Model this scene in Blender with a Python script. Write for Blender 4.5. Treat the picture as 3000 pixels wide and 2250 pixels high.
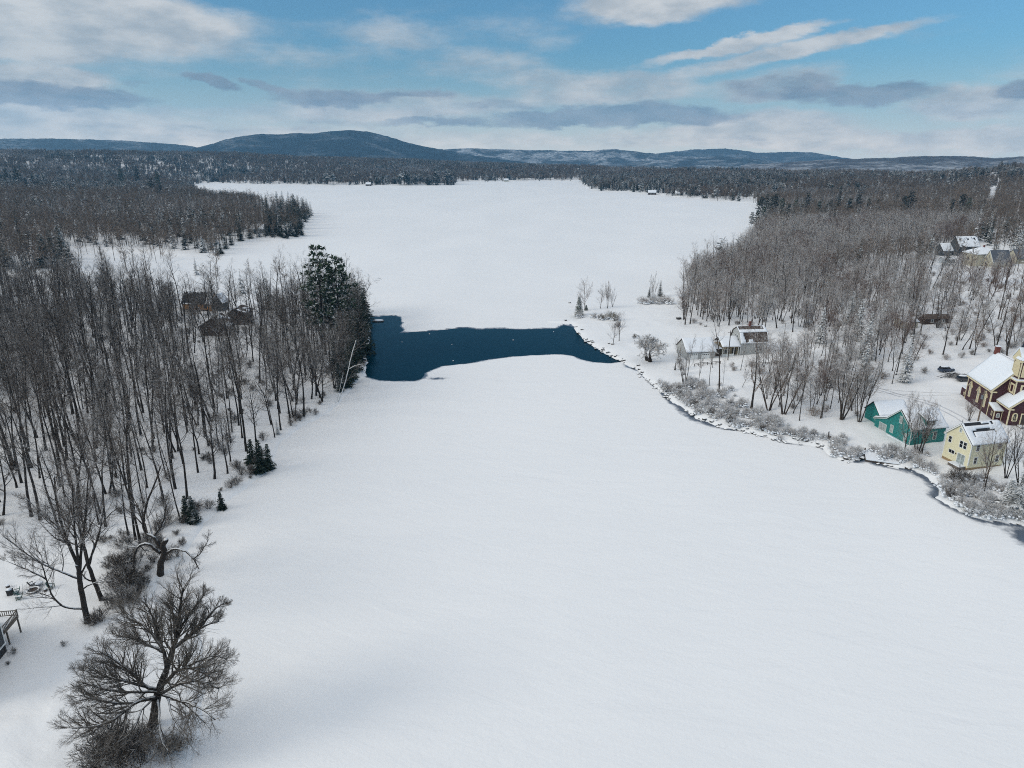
import bpy, bmesh, math, random
import numpy as np
from mathutils import Vector, Matrix
R = math.radians
scn = bpy.context.scene
for o in list(bpy.data.objects): bpy.data.objects.remove(o)
col = scn.collection

# ------------------------------------------------------------------ camera
F, PITCH, CH = 2010., R(18.3), 65.          # focal length in photo pixels, tilt, height
cd = bpy.data.cameras.new('camera'); cd.sensor_width = 36; cd.lens = F / 3000 * 36
cd.clip_start = 0.5; cd.clip_end = 60000
cam = bpy.data.objects.new('camera', cd); col.objects.link(cam)
cam.location = (0, 0, CH); cam.rotation_euler = (math.pi / 2 - PITCH, 0, 0)
scn.camera = cam
CP, SP = math.cos(PITCH), math.sin(PITCH)
def ray(px, py):                              # photo pixel (3000 x 2250) -> world direction
    u = (px - 1500) / F; v = (1125 - py) / F
    return np.array([u, CP + v * SP, -SP + v * CP])
def proj(x, y, z):                            # world -> photo pixel
    dz = z - CH; d = np.maximum(y * CP - dz * SP, 1e-3)
    return 1500 + F * x / d, 1125 - F * (y * SP + dz * CP) / d
D = 3000 / 2212.                              # many positions below were read off a 2212 pixel wide copy

# ------------------------------------------------------------------ light
SUN_EL, SUN_AZ = R(27), R(-108)               # azimuth from +Y towards +X
sd_ = bpy.data.lights.new('sun', 'SUN'); sd_.energy = 1.05; sd_.angle = R(26); sd_.color = (1, .90, .76)
sun = bpy.data.objects.new('sun', sd_); col.objects.link(sun)
sv = Vector((math.cos(SUN_EL) * math.sin(SUN_AZ), math.cos(SUN_EL) * math.cos(SUN_AZ), math.sin(SUN_EL)))
sun.rotation_euler = sv.to_track_quat('Z', 'Y').to_euler()
scn.view_settings.view_transform = 'Standard'; scn.view_settings.look = 'None'
scn.view_settings.exposure = 0.66; scn.view_settings.gamma = 1
scn.cycles.use_denoising = False; scn.cycles.use_adaptive_sampling = False; scn.cycles.filter_width = 1.05; scn.cycles.sample_clamp_direct = 4; scn.cycles.sample_clamp_indirect = 2
scn.cycles.max_bounces = 5; scn.cycles.diffuse_bounces = 2; scn.cycles.glossy_bounces = 2
scn.cycles.volume_bounces = 0; scn.cycles.transparent_max_bounces = 4

world = bpy.data.worlds.new('World'); scn.world = world; world.use_nodes = True
nt = world.node_tree
class NT:
    """small wrapper to write node trees"""
    def __init__(s, tree): s.t = tree; s.n = tree.nodes; s.l = tree.links
    def put(s, sock, v):
        if v is None: return
        if isinstance(v, bpy.types.NodeSocket): s.l.new(v, sock)
        else: sock.default_value = v
    def math(s, op, a, b=None, c=None, clamp=False):
        n = s.n.new('ShaderNodeMath'); n.operation = op; n.use_clamp = clamp
        for i, v in enumerate((a, b, c)): s.put(n.inputs[i], v)
        return n.outputs[0]
    def vec(s, op, a, b=None, c=None):
        n = s.n.new('ShaderNodeVectorMath'); n.operation = op
        for i, v in enumerate((a, b, c)): s.put(n.inputs[i], v)
        return n.outputs['Value'] if op in ('LENGTH', 'DOT_PRODUCT') else n.outputs[0]
    def rng(s, v, a, b, c=0., d=1., smooth=True):
        n = s.n.new('ShaderNodeMapRange'); n.interpolation_type = 'SMOOTHSTEP' if smooth else 'LINEAR'
        for k, w in (('Value', v), ('From Min', a), ('From Max', b), ('To Min', c), ('To Max', d)): s.put(n.inputs[k], w)
        return n.outputs['Result']
    def noise(s, vec, scale, detail=4, rough=.55, dist=0., out='Fac'):
        n = s.n.new('ShaderNodeTexNoise'); s.put(n.inputs['Vector'], vec)
        n.inputs['Scale'].default_value = scale; n.inputs['Detail'].default_value = detail
        n.inputs['Roughness'].default_value = rough; n.inputs['Distortion'].default_value = dist
        return n.outputs[out]
    def mix(s, f, a, b):
        n = s.n.new('ShaderNodeMix'); n.data_type = 'RGBA'
        s.put(n.inputs[0], f)
        for i, v in ((6, a), (7, b)):
            if not isinstance(v, bpy.types.NodeSocket): v = (*v[:3], 1)
            s.put(n.inputs[i], v)
        return n.outputs[2]
    def scale(s, v, k):
        n = s.n.new('ShaderNodeVectorMath'); n.operation = 'MULTIPLY'; s.put(n.inputs[0], v); s.put(n.inputs[1], k); return n.outputs[0]

N = NT(nt)
sky = nt.nodes.new('ShaderNodeTexSky'); sky.sky_type = 'NISHITA'; sky.sun_disc = False
sky.sun_elevation = SUN_EL; sky.sun_rotation = SUN_AZ % (2 * math.pi)
sky.air_density = 1.0; sky.dust_density = .6; sky.ozone_density = 1.6
tc = nt.nodes.new('ShaderNodeTexCoord'); dirv = tc.outputs['Generated']
sx = nt.nodes.new('ShaderNodeSeparateXYZ'); N.put(sx.inputs[0], dirv)
az = N.math('ARCTAN2', sx.outputs[0], sx.outputs[1]); el = N.math('ARCSINE', sx.outputs[2])
cx = nt.nodes.new('ShaderNodeCombineXYZ'); N.put(cx.inputs[0], az); N.put(cx.inputs[1], el)
ae = cx.outputs[0]
sq = N.vec('MULTIPLY', ae, (1., 2.6, 1))
wn = N.noise(sq, 7, 5, .6, 0, 'Color')
wn2 = N.noise(sq, 26, 4, .6, 0, 'Color')
wv = N.vec('MULTIPLY_ADD', N.vec('SUBTRACT', wn, (.5, .5, .5)), (.085, .030, 0), ae)
wv = N.vec('MULTIPLY_ADD', N.vec('SUBTRACT', wn2, (.5, .5, .5)), (.028, .016, 0), wv)
wn3 = N.noise(sq, 70, 3, .6, 0, 'Color'); wv = N.vec('MULTIPLY_ADD', N.vec('SUBTRACT', wn3, (.5, .5, .5)), (.005, .0035, 0), wv)
PXR = D / F
def blobs(lst):
    tot = None
    for (x, y, rx, ry, rot, st) in lst:
        r = ray(x * D, y * D); a = math.atan2(r[0], r[1]); e = math.asin(r[2] / np.linalg.norm(r))
        v = wv
        if rot:
            n = nt.nodes.new('ShaderNodeVectorRotate'); n.rotation_type = 'Z_AXIS'; N.put(n.inputs['Vector'], wv)
            n.inputs['Center'].default_value = (a, e, 0); n.inputs['Angle'].default_value = R(-rot); v = n.outputs[0]
        s = (1 / (rx * PXR), 1 / (ry * PXR), 0)
        v = N.vec('MULTIPLY_ADD', v, s, (-a * s[0], -e * s[1], 0))
        f = N.rng(N.vec('LENGTH', v), 1.15, 0.35, 0., st)
        tot = f if tot is None else N.math('ADD', tot, f)
    return tot
WHITE = [(130,30,330,66,0,1.05),(40,95,110,30,0,.7),(640,75,340,60,0,.36),(1060,70,320,70,0,.42),(1420,5,200,42,0,1.2),
 (1600,92,215,16,9,1.0),(1710,108,245,20,8,.95),(2020,60,380,40,17,.30),(1330,190,250,46,0,.85),(1060,150,170,38,0,.48),
 (900,230,360,36,0,.75),(470,258,520,30,0,.55),(1660,268,230,30,0,1.0),(1880,302,380,20,0,.8),(1150,303,900,30,0,.7),
 (90,170,120,22,0,.65),(250,300,520,26,0,.6),(2070,228,120,34,0,.7),(1690,188,150,46,0,.6),(560,150,400,50,0,.36),(2150,322,300,20,0,.6),
 (-400,200,500,160,0,.9),(2800,200,500,160,0,.8)]
GREY = [(80,203,240,24,0,.95),(470,181,70,15,-10,.85),(585,186,48,15,-15,.7),(720,216,150,20,0,.8),(1370,250,270,27,0,1.0),
 (1060,228,130,16,0,.5),(1690,190,130,36,0,.6),(1880,207,135,26,0,.85),(2215,196,70,22,0,.95),(1090,264,240,16,0,.55),
 (900,206,100,13,0,.65),(1450,301,380,14,0,.3),(400,276,360,14,0,.28),(2080,242,100,15,0,.4),(820,263,220,10,0,.4),(300,172,40,9,0,.5)]
# clouds all round and overhead too, so that light and views from elsewhere are right
gx = N.vec('DIVIDE', dirv, None); 
den = N.math('MAXIMUM', N.math('ADD', sx.outputs[2], .12), .05)
c3 = nt.nodes.new('ShaderNodeCombineXYZ'); N.put(c3.inputs[0], den); N.put(c3.inputs[1], den); c3.inputs[2].default_value = 1
N.put(gx.node.inputs[1], c3.outputs[0])
fine = N.noise(gx, 2.2, 6, .6)
finee = N.noise(sq, 16, 6, .62)
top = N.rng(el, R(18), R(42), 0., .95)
wsum = N.math('ADD', blobs(WHITE), top)
nz = N.math('ADD', N.math('MULTIPLY', N.math('SUBTRACT', fine, .5), .7), N.math('MULTIPLY', N.math('SUBTRACT', finee, .5), .55))
dW = N.rng(N.math('ADD', wsum, nz), .22, 1.0)
dG = N.rng(N.math('ADD', blobs(GREY), N.math('MULTIPLY', nz, 1.25)), .18, .80)
skyc = N.scale(sky.outputs[0], (.036, .060, .072))
hz = N.rng(el, R(-1), R(8), 1., 0.)
base = N.mix(N.math('MULTIPLY', hz, .85), skyc, (.45, .475, .49))
puff = N.rng(N.noise(sq, 15, 5, .58), .28, .72)
wcol = N.scale(N.mix(puff, (.31, .33, .345), (.53, .515, .495)), None); wb = N.rng(el, R(14), R(48), 1., 1.42)  # wb: unseen clouds overhead brightened to add light on the snow
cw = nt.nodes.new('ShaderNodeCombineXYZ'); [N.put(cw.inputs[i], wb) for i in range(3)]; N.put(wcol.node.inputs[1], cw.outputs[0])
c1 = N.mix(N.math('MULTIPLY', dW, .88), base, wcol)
gcol = N.mix(puff, (.125, .168, .22), (.235, .265, .305))
c2 = N.mix(N.math('MULTIPLY', dG, .85), c1, gcol)
hb = N.rng(el, R(-1), R(6.5), 1., 0.); ch = nt.nodes.new('ShaderNodeCombineXYZ')
for i, k in enumerate((.85, .68, .52)): N.put(ch.inputs[i], N.math('MULTIPLY_ADD', hb, k, 1.))
c2 = N.scale(c2, ch.outputs[0])
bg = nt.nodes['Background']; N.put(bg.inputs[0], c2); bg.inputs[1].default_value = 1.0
world.cycles.sampling_method = 'MANUAL'; world.cycles.sample_map_resolution = 1024

# ------------------------------------------------------------------ object helpers
def setp(o, label=None, cat=None, group=None, kind=None):
    if label: o['label'] = label
    if cat: o['category'] = cat
    if group: o['group'] = group
    if kind: o['kind'] = kind
    return o
def thing(name, label, cat, loc=(0, 0, 0), rz=0, group=None, scale=None):
    o = bpy.data.objects.new(name, None); o.empty_display_size = .5; col.objects.link(o)
    o.location = loc; o.rotation_euler = (0, 0, rz)
    if scale: o.scale = (scale,) * 3 if not hasattr(scale, '__len__') else scale
    return setp(o, label, cat, group)
def link(name, me, parent=None):
    o = bpy.data.objects.new(name, me); col.objects.link(o)
    if parent: o.parent = parent
    return o

class MB:
    """collects geometry for ONE mesh"""
    def __init__(s): s.v = []; s.f = []; s.n = 0; s.mi = []
    def add(s, verts, faces, mi=0):
        b = s.n; s.v.append(np.asarray(verts, float).reshape(-1, 3)); s.n += len(s.v[-1])
        s.f += [tuple(b + i for i in f) for f in faces]; s.mi += [mi] * len(faces)
    def box(s, x0, x1, y0, y1, z0, z1, mi=0):
        s.add([(x0,y0,z0),(x1,y0,z0),(x1,y1,z0),(x0,y1,z0),(x0,y0,z1),(x1,y0,z1),(x1,y1,z1),(x0,y1,z1)],
              [(3,2,1,0),(4,5,6,7),(0,1,5,4),(1,2,6,5),(2,3,7,6),(3,0,4,7)], mi)
    def extr(s, poly, d, mi=0):                # extrude a polygon (3-D points) along vector d
        p = np.asarray(poly, float); n = len(p); d = np.asarray(d, float)
        s.add(np.vstack([p, p + d]), [tuple(range(n - 1, -1, -1)), tuple(range(n, 2 * n))] +
              [(i, (i + 1) % n, n + (i + 1) % n, n + i) for i in range(n)], mi)
    def bar(s, a, b, w, h=None, mi=0):         # square bar between two points
        a = np.asarray(a, float); b = np.asarray(b, float); h = h or w
        t = b - a; t /= np.linalg.norm(t); up = np.array([0, 0, 1.]) if abs(t[2]) < .95 else np.array([1., 0, 0])
        x = np.cross(t, up); x /= np.linalg.norm(x); y = np.cross(x, t)
        q = [a + x * w / 2 * i + y * h / 2 * j for i, j in ((-1,-1),(1,-1),(1,1),(-1,1))]
        s.extr(q, b - a, mi)
    def tube(s, pts, rad, n=5, mi=0, cap=False):
        p = np.asarray(pts, float); k = len(p); rad = np.broadcast_to(rad, (k,))
        t = np.gradient(p, axis=0); t /= np.linalg.norm(t, axis=1)[:, None] + 1e-9
        ref = np.array([.31, .95, .05]) if abs(t[:, 1]).mean() < .85 else np.array([.95, .1, .3])
        x = np.cross(t, ref); x /= np.linalg.norm(x, axis=1)[:, None] + 1e-9; y = np.cross(t, x)
        a = np.arange(n) * 2 * np.pi / n
        ring = p[:, None] + rad[:, None, None] * (np.cos(a)[None, :, None] * x[:, None] + np.sin(a)[None, :, None] * y[:, None])
        fs = [(i * n + j, i * n + (j + 1) % n, (i + 1) * n + (j + 1) % n, (i + 1) * n + j) for i in range(k - 1) for j in range(n)]
        if cap: fs += [tuple(range(n - 1, -1, -1)), tuple(range((k - 1) * n, k * n))]
        s.add(ring.reshape(-1, 3), fs, mi)
    def blob(s, c, r, rng, n=7, m=4, rough=.2, mi=0):
        c = np.asarray(c, float); r = np.broadcast_to(np.asarray(r, float), (3,)); vs = []; fs = []
        vs.append((0, 0, 1))
        for i in range(1, m):
            th = math.pi * i / m
            for j in range(n):
                ph = 2 * math.pi * (j + .5 * (i % 2)) / n; q = 1 + rng.uniform(-rough, rough)
                vs.append((math.sin(th) * math.cos(ph) * q, math.sin(th) * math.sin(ph) * q, math.cos(th) * q))
        vs.append((0, 0, -1)); L = len(vs) - 1
        for j in range(n): fs.append((0, 1 + j, 1 + (j + 1) % n)); fs.append((L, L - 1 - j, L - 1 - (j + 1) % n))
        for i in range(m - 2):
            for j in range(n):
                a = 1 + i * n + j; b = 1 + i * n + (j + 1) % n; fs.append((a, a + n, b + n, b))
        s.add(np.array(vs) * r + c, fs, mi)
    def mesh(s, name, mats, smooth=False):
        me = bpy.data.meshes.new(name)
        v = np.vstack(s.v) if s.v else np.zeros((0, 3))
        me.from_pydata(v.tolist(), [], s.f)
        for m in (mats if isinstance(mats, (list, tuple)) else [mats]): me.materials.append(m)
        if any(s.mi): me.polygons.foreach_set('material_index', s.mi)
        if smooth: me.polygons.foreach_set('use_smooth', [True] * len(me.polygons))
        me.update(); return me
    def build(s, name, mats, parent=None, smooth=False): return link(name, s.mesh(name, mats, smooth), parent)

# ------------------------------------------------------------------ noise and distance in numpy
_rs = np.random.RandomState(7); _tab = _rs.rand(256, 256)
def vnoise(x, y):
    xi = np.floor(x).astype(int); yi = np.floor(y).astype(int); fx = x - xi; fy = y - yi
    fx = fx * fx * (3 - 2 * fx); fy = fy * fy * (3 - 2 * fy)
    t = lambda a, b: _tab[a & 255, b & 255]
    return (t(xi, yi) * (1 - fx) + t(xi + 1, yi) * fx) * (1 - fy) + (t(xi, yi + 1) * (1 - fx) + t(xi + 1, yi + 1) * fx) * fy
def fbm(x, y, o=4):
    s = 0; a = .5; x = np.asarray(x, float); y = np.asarray(y, float)
    for i in range(o): s = s + a * (vnoise(x + 17.3 * i, y - 9.1 * i) - .5); x = x * 2.03; y = y * 2.03; a *= .5
    return s                                    # about -.45 .. .45
def pdist(x, y, poly, closed=True):
    x = np.asarray(x, float); y = np.asarray(y, float)
    P0 = np.asarray(poly, float); P1 = np.roll(P0, -1, 0)
    if not closed: P0, P1 = P0[:-1], P1[:-1]
    best = np.full(x.shape, 1e18)
    for (ax, ay), (bx, by) in zip(P0, P1):
        dx, dy = bx - ax, by - ay; L = dx * dx + dy * dy + 1e-12
        t = np.clip(((x - ax) * dx + (y - ay) * dy) / L, 0, 1)
        best = np.minimum(best, (x - ax - t * dx) ** 2 + (y - ay - t * dy) ** 2)
    return np.sqrt(best)
def inside(x, y, poly):
    x = np.asarray(x, float); y = np.asarray(y, float); P0 = np.asarray(poly, float); P1 = np.roll(P0, -1, 0)
    c = np.zeros(x.shape, bool)
    for (ax, ay), (bx, by) in zip(P0, P1):
        if ay == by: continue
        c ^= ((ay > y) != (by > y)) & (x < (bx - ax) * (y - ay) / (by - ay) + ax)
    return c
def flat(lst, k=D, off=(0, 0)):                 # picture points -> points on the lake plane
    o = []
    for x, y in lst:
        r = ray(off[0] + x * k, off[1] + y * k); t = -CH / r[2]; o.append((r[0] * t, r[1] * t))
    return o
LEFT = [(395,1750),(415,1659),(440,1560),(452,1480),(440,1400),(400,1320),(335,1290),(345,1248),(402,1215),(440,1130),(480,1090),
 (540,1052),(588,1012),(602,962),(640,930),(718,885),(760,842),(786,815),(792,760),(797,700),(796,672),(775,640),(720,618),(600,606),
 (480,590),(400,582),(365,570),(400,560),(432,558),(472,553),(492,532),(560,518),(600,520),(655,511),(652,492),(673,468),(655,456),
 (560,443),(470,430),(420,416),(400,405),(438,394.5)]
FAR = [(500,396.5),(590,398),(720,400),(850,400.5),(980,400),(985,392),(1100,390.5),(1250,390),(1262,397),(1266,409),(1300,412),(1400,419),
 (1500,429),(1632,441),(1645,455)]
RIGHT = [(1650,480),(1612,535),(1540,580),(1475,618),(1405,648),(1340,656),(1310,656),(1262,664),(1236,677),(1246,690),(1180,694),(1182,697),
 (1236,700),(1240,706),(1252,722),(1266,738),(1300,757),(1345,781),(1382,806),(1400,826),(1432,850),(1455,870),(1482,884),(1505,902),
 (1540,916),(1600,932),(1650,944),(1700,956),(1750,961),(1778,966),(1798,985),(1822,996),(1850,996),(1872,984),(1892,1000),(1930,1008),(1962,1014),
 (2005,1032),(2030,1050),(2022,1072),(2062,1098),(2110,1117),(2160,1128),(2214,1136),(2270,1175),(2330,1225),(2400,1330),(2500,1750)]
LAKE = np.array(flat(LEFT) + flat(FAR) + flat(RIGHT) + [(62, 20), (75, -60), (-30, -60), (-24, 20)])
RSH = np.array(flat(RIGHT[12:-3]))                # the stream-side bank, where dark water shows
WATER = np.array(flat([(60,605),(180,606),(235,612),(270,605),(340,603),(388,612),(402,655),(385,672),(412,700),(386,714),(450,709),(520,705),(640,697),
 (740,685),(790,682),(830,683),(860,690),(900,692),(1020,687),(1150,692),(1280,690),(1400,685),(1420,668),(1440,663),(1495,672),(1540,700),
 (1600,750),(1700,815),(1800,870),(1850,905),(1740,914),(1620,906),(1560,892),(1500,868),(1430,858),(1340,859),(1250,862),(1100,872),(960,890),
 (850,912),(740,925),(650,935),(600,955),(550,975),(545,1000),(520,1015),(480,1028),(400,1030),(330,1033),(250,1025),(180,1010),(125,985),(60,960)],
 1000 / 2212, (1000, 650)))
SKYX = np.array([-300,0,300,500,700,900,1100,1300,1500,1700,1900,2050,2120,2200,2500.])
SKYY = np.array([317,320,323,328,336,342,351,357,360,363,366,366,358,350,348.])
RRX = np.array([-300,0,700,1100,1300,1700,2212,2500]); RRY = np.array([2400,2500,2900,3000,2600,2000,1700,1700.])
TCAN = 15.
def ridge(x, y):
    a = np.arctan2(x, np.maximum(y, 1)); a = np.clip(a, -.75, .75)
    dx = (1500 + F * np.tan(a) / CP * 1.0) / D
    yy = np.interp(dx, SKYX, SKYY); rr = np.interp(dx, RRX, RRY)
    u = (dx * D - 1500) / F; v = (1125 - yy * D) / F
    te = (-SP + v * CP) / np.hypot(u, CP + v * SP)
    return rr, np.maximum(CH + rr * te - TCAN, 4)
def land(x, y):
    """height of the ground (negative under the lake) and distance inland"""
    x = np.asarray(x, float); y = np.asarray(y, float)
    s = pdist(x, y, LAKE); s = np.where(inside(x, y, LAKE), -s, s)
    r = np.hypot(x, y)
    s = s + fbm(x / 4.5, y / 4.5, 4) * np.clip(1.6 + r * .004, 0, 8) * np.clip(1.5 - np.abs(s) / 12, 0, 1)
    d = np.maximum(s, 0)
    h = .55 * (1 - np.exp(-d / 1.1)) + .033 * np.minimum(d, 160) + .008 * np.maximum(d - 160, 0) * (d < 1e9)
    h = np.minimum(h, 9 + 0 * h)
    h = h + (fbm(x / 9, y / 9, 5) * .9 + fbm(x / 2.3 + 40, y / 2.3, 3) * .28) * (1 - np.exp(-d / 5))
    rr, hr = ridge(x, y)
    w = np.clip(d / (d + np.maximum(rr - r, 0) + 1), 0, 1); w = w * w * (3 - 2 * w)
    hf = hr - np.maximum(r - rr, 0) * .05 + fbm(x / 260, y / 260, 3) * 14 * w
    h = h * (1 - w) + np.maximum(hf, -50) * w * (d > 0)
    return np.where(s > 0, h, np.maximum(s * .5, -1.6)), s
def gz(x, y): return float(land(np.array([x]), np.array([y]))[0][0])
def at(px, py, dz=0.):                          # photo pixel -> point on the ground
    r = ray(px, py); z = 1.
    for _ in range(6):
        t = (z - CH) / r[2]; z = max(gz(r[0] * t, r[1] * t), 0) + dz
    return np.array([r[0] * t, r[1] * t, z])
def atd(x, y): return at(x * D, y * D)
def on(px, py, y):                              # point on the ray of a pixel at forward distance y
    r = ray(px, py); t = y / r[1]; return np.array([r[0] * t, y, CH + r[2] * t])

# ------------------------------------------------------------------ materials
def material(name):
    m = bpy.data.materials.new(name); m.use_nodes = True
    return m, NT(m.node_tree), m.node_tree.nodes['Principled BSDF']
def bump(n, b, h, strength=.3, dist=.1):
    k = n.n.new('ShaderNodeBump'); k.inputs['Strength'].default_value = strength; k.inputs['Distance'].default_value = dist
    n.put(k.inputs['Height'], h); n.put(b.inputs['Normal'], k.outputs[0])
def objc(n): return n.n.new('ShaderNodeTexCoord').outputs['Object']
def posn(n): return n.n.new('ShaderNodeNewGeometry').outputs['Position']
def plain(name, c, rough=.7, var=.25, sc=6, bmp=0, metal=0):
    m, n, b = material(name); t = n.noise(objc(n), sc, 5)
    n.put(b.inputs['Base Color'], n.mix(n.rng(t, .3, .7), [k * (1 - var) for k in c], [min(k * (1 + var), 1) for k in c]))
    b.inputs['Roughness'].default_value = rough; b.inputs['Metallic'].default_value = metal
    if bmp: bump(n, b, t, .4, bmp)
    return m
SNOWC = (.84, .865, .90)
def snow_material(name, ground=False):
    m, n, b = material(name); p = posn(n)
    b.inputs['Roughness'].default_value = .55; b.inputs['Specular IOR Level'].default_value = .25
    big = n.noise(n.vec('MULTIPLY', p, (1, .45, 1)), .016, 4, .5, .6); mid = n.noise(n.vec('MULTIPLY', p, (.5, 1.6, 1)), .11, 4, .55, .4); fin = n.noise(p, 1.6, 4)
    c = n.mix(n.rng(big, .35, .7), (.865, .865, .865), (.905, .90, .895))
    rot = n.n.new('ShaderNodeVectorRotate'); rot.rotation_type = 'Z_AXIS'; n.put(rot.inputs['Vector'], p); rot.inputs['Angle'].default_value = R(28)
    st = n.noise(n.vec('MULTIPLY', rot.outputs[0], (.045, .42, 1)), 1., 5, .62, .5)
    c = n.mix(n.rng(st, .56, .80, 0, .14), c, (.79, .80, .825))
    mid = n.math('ADD', mid, n.math('MULTIPLY', st, .3))
    if ground:
        lit = n.rng(n.noise(p, .9, 5, .7), .66, .76, 0, .55)
        c = n.mix(lit, c, (.34, .29, .24))
    n.put(b.inputs['Base Color'], c)
    h = n.math('ADD', n.math('MULTIPLY', mid, 1.6), n.math('MULTIPLY', fin, .22)); bump(n, b, h, .6, .30)
    return m, n, b, c
M = {}
M['ground'], _, _, _ = snow_material('ground_snow', True)
M['snow'] = plain('roof_snow', SNOWC, .55, .03, 3, .03)
# lake ice: snow cover with grey wet patches where the attribute says so
m, n, b, c = snow_material('lake_snow'); M['ice'] = m
at_ = n.n.new('ShaderNodeAttribute'); at_.attribute_name = 'wet'; w = at_.outputs['Fac']
w2 = n.rng(n.math('ADD', w, n.math('MULTIPLY', n.math('SUBTRACT', n.noise(posn(n), .55, 5, .6), .5), .8)), .38, .85)
n.put(b.inputs['Base Color'], n.mix(w2, c, (.10, .125, .165))); n.put(b.inputs['Roughness'], n.rng(w2, 0, 1, .55, .25))
# open water
m, n, b = material('water'); M['water'] = m
b.inputs['Base Color'].default_value = (.0005, .0235, .041, 1); b.inputs['Specular IOR Level'].default_value = .07; b.inputs['Roughness'].default_value = .10; b.inputs['IOR'].default_value = 1.33
p = posn(n); bump(n, b, n.math('ADD', n.noise(n.vec('MULTIPLY', p, (1, .55, 1)), 1.3, 5, .6), n.math('MULTIPLY', n.noise(p, 5, 3), .3)), .35, .10)

def snowy(name, ramp, t0, t1, amt=1., patch=.25, sc=3., rough=.85, spec=.2):
    """bark / needles that carry snow on their upward faces; ramp = colours picked per tree"""
    m, n, b = material(name); g = n.n.new('ShaderNodeNewGeometry')
    sp = n.n.new('ShaderNodeSeparateXYZ'); n.put(sp.inputs[0], g.outputs['Normal'])
    oi = n.n.new('ShaderNodeObjectInfo'); cr = n.n.new('ShaderNodeValToRGB'); cr.color_ramp.interpolation = 'LINEAR'
    els = cr.color_ramp.elements
    while len(els) < len(ramp): els.new(.5)
    for i, c in enumerate(ramp): els[i].position = i / max(1, len(ramp) - 1); els[i].color = (*c, 1)
    n.put(cr.inputs[0], oi.outputs['Random'])
    t = n.noise(g.outputs['Position'], sc, 3, .6)
    dark = n.mix(n.rng(t, .3, .7), n.scale(cr.outputs[0], (.7, .7, .7)), n.scale(cr.outputs[0], (1.3, 1.3, 1.3)))
    r2 = n.math('FRACT', n.math('MULTIPLY', oi.outputs['Random'], 7.31))
    z = n.math('ADD', sp.outputs[2], n.math('MULTIPLY', n.math('SUBTRACT', t, .5), patch * 2))
    z = n.math('ADD', z, n.math('MULTIPLY', n.math('SUBTRACT', r2, .5), .3))
    f = n.math('MULTIPLY', n.rng(z, t0, t1), amt)
    n.put(b.inputs['Base Color'], n.mix(f, dark, (.88, .88, .88)))
    b.inputs['Roughness'].default_value = rough; b.inputs['Specular IOR Level'].default_value = spec
    return m
DARKB = [(.062,.048,.038),(.078,.058,.045),(.050,.042,.036),(.095,.070,.052)]
FROSTB = [(.14,.100,.070),(.11,.08,.058),(.16,.11,.075),(.17,.10,.064),(.12,.095,.075)]
M['bark'] = snowy('dark_bark', [(.028,.023,.019),(.038,.030,.025),(.022,.019,.017)], .50, .9, .92, .4, 2.2)
M['twig'] = snowy('dark_twigs', DARKB, .40, 1.0, .7, .4, 1.4)
M['bark_frost'] = snowy('frosted_bark', [(.05,.040,.032),(.042,.035,.030),(.065,.048,.038)], .35, .85, .9, .35, 2)
M['twig_frost'] = snowy('frosted_twigs', FROSTB, -.12, .78, .9, .55, 1.6)
M['twig_white'] = snowy('snow_laden_twigs', FROSTB, -.6, .4, .95, .5, 1.6)
M['twig_brown'] = snowy('brown_twigs', [(.16,.115,.075),(.12,.085,.06),(.14,.12,.075)], .3, .95, .6, .35, 1.2)
M['twig_red'] = snowy('russet_twigs', [(.14,.075,.05),(.12,.07,.05)], .35, 1.05, .6, .4, 1.2)
M['birch'] = snowy('birch_bark', [(.55,.52,.48)], .6, 1., .8, .3, 4)
M['needle'] = snowy('needles', [(.014,.026,.018),(.018,.032,.021),(.012,.021,.017),(.024,.036,.02)], .78, 1.12, .7, .45, .55)
M['needle_dark'] = snowy('dark_needles', [(.016,.028,.019),(.021,.036,.023),(.013,.023,.017)], .95, 1.25, .5, .5, .6)
M['needle_snow'] = snowy('snowy_needles', [(.020,.034,.024),(.028,.042,.03)], .42, .95, .92, .5, .7)
M['needle_light'] = snowy('lightly_snowed_needles', [(.034,.058,.030),(.044,.070,.034)], .80, 1.15, .75, .5, .6)
M['far_twig'] = snowy('far_twigs', [(.15,.112,.086),(.17,.125,.092),(.125,.10,.08),(.20,.14,.10)], .45, 1.1, .5, .5, .3)
M['far_bark'] = snowy('far_bark', [(.13,.11,.09),(.08,.07,.06)], .6, 1., .6, .3, 1)
M['far_snowtwig'] = snowy('far_snowed_twigs', [(.30,.275,.26),(.25,.225,.21),(.36,.35,.35)], .2, 1.1, .35, .5, .3)
M['rock'] = snowy('rock', [(.05,.05,.052),(.07,.065,.06)], .45, .7, 1., .2, 2.5)

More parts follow.
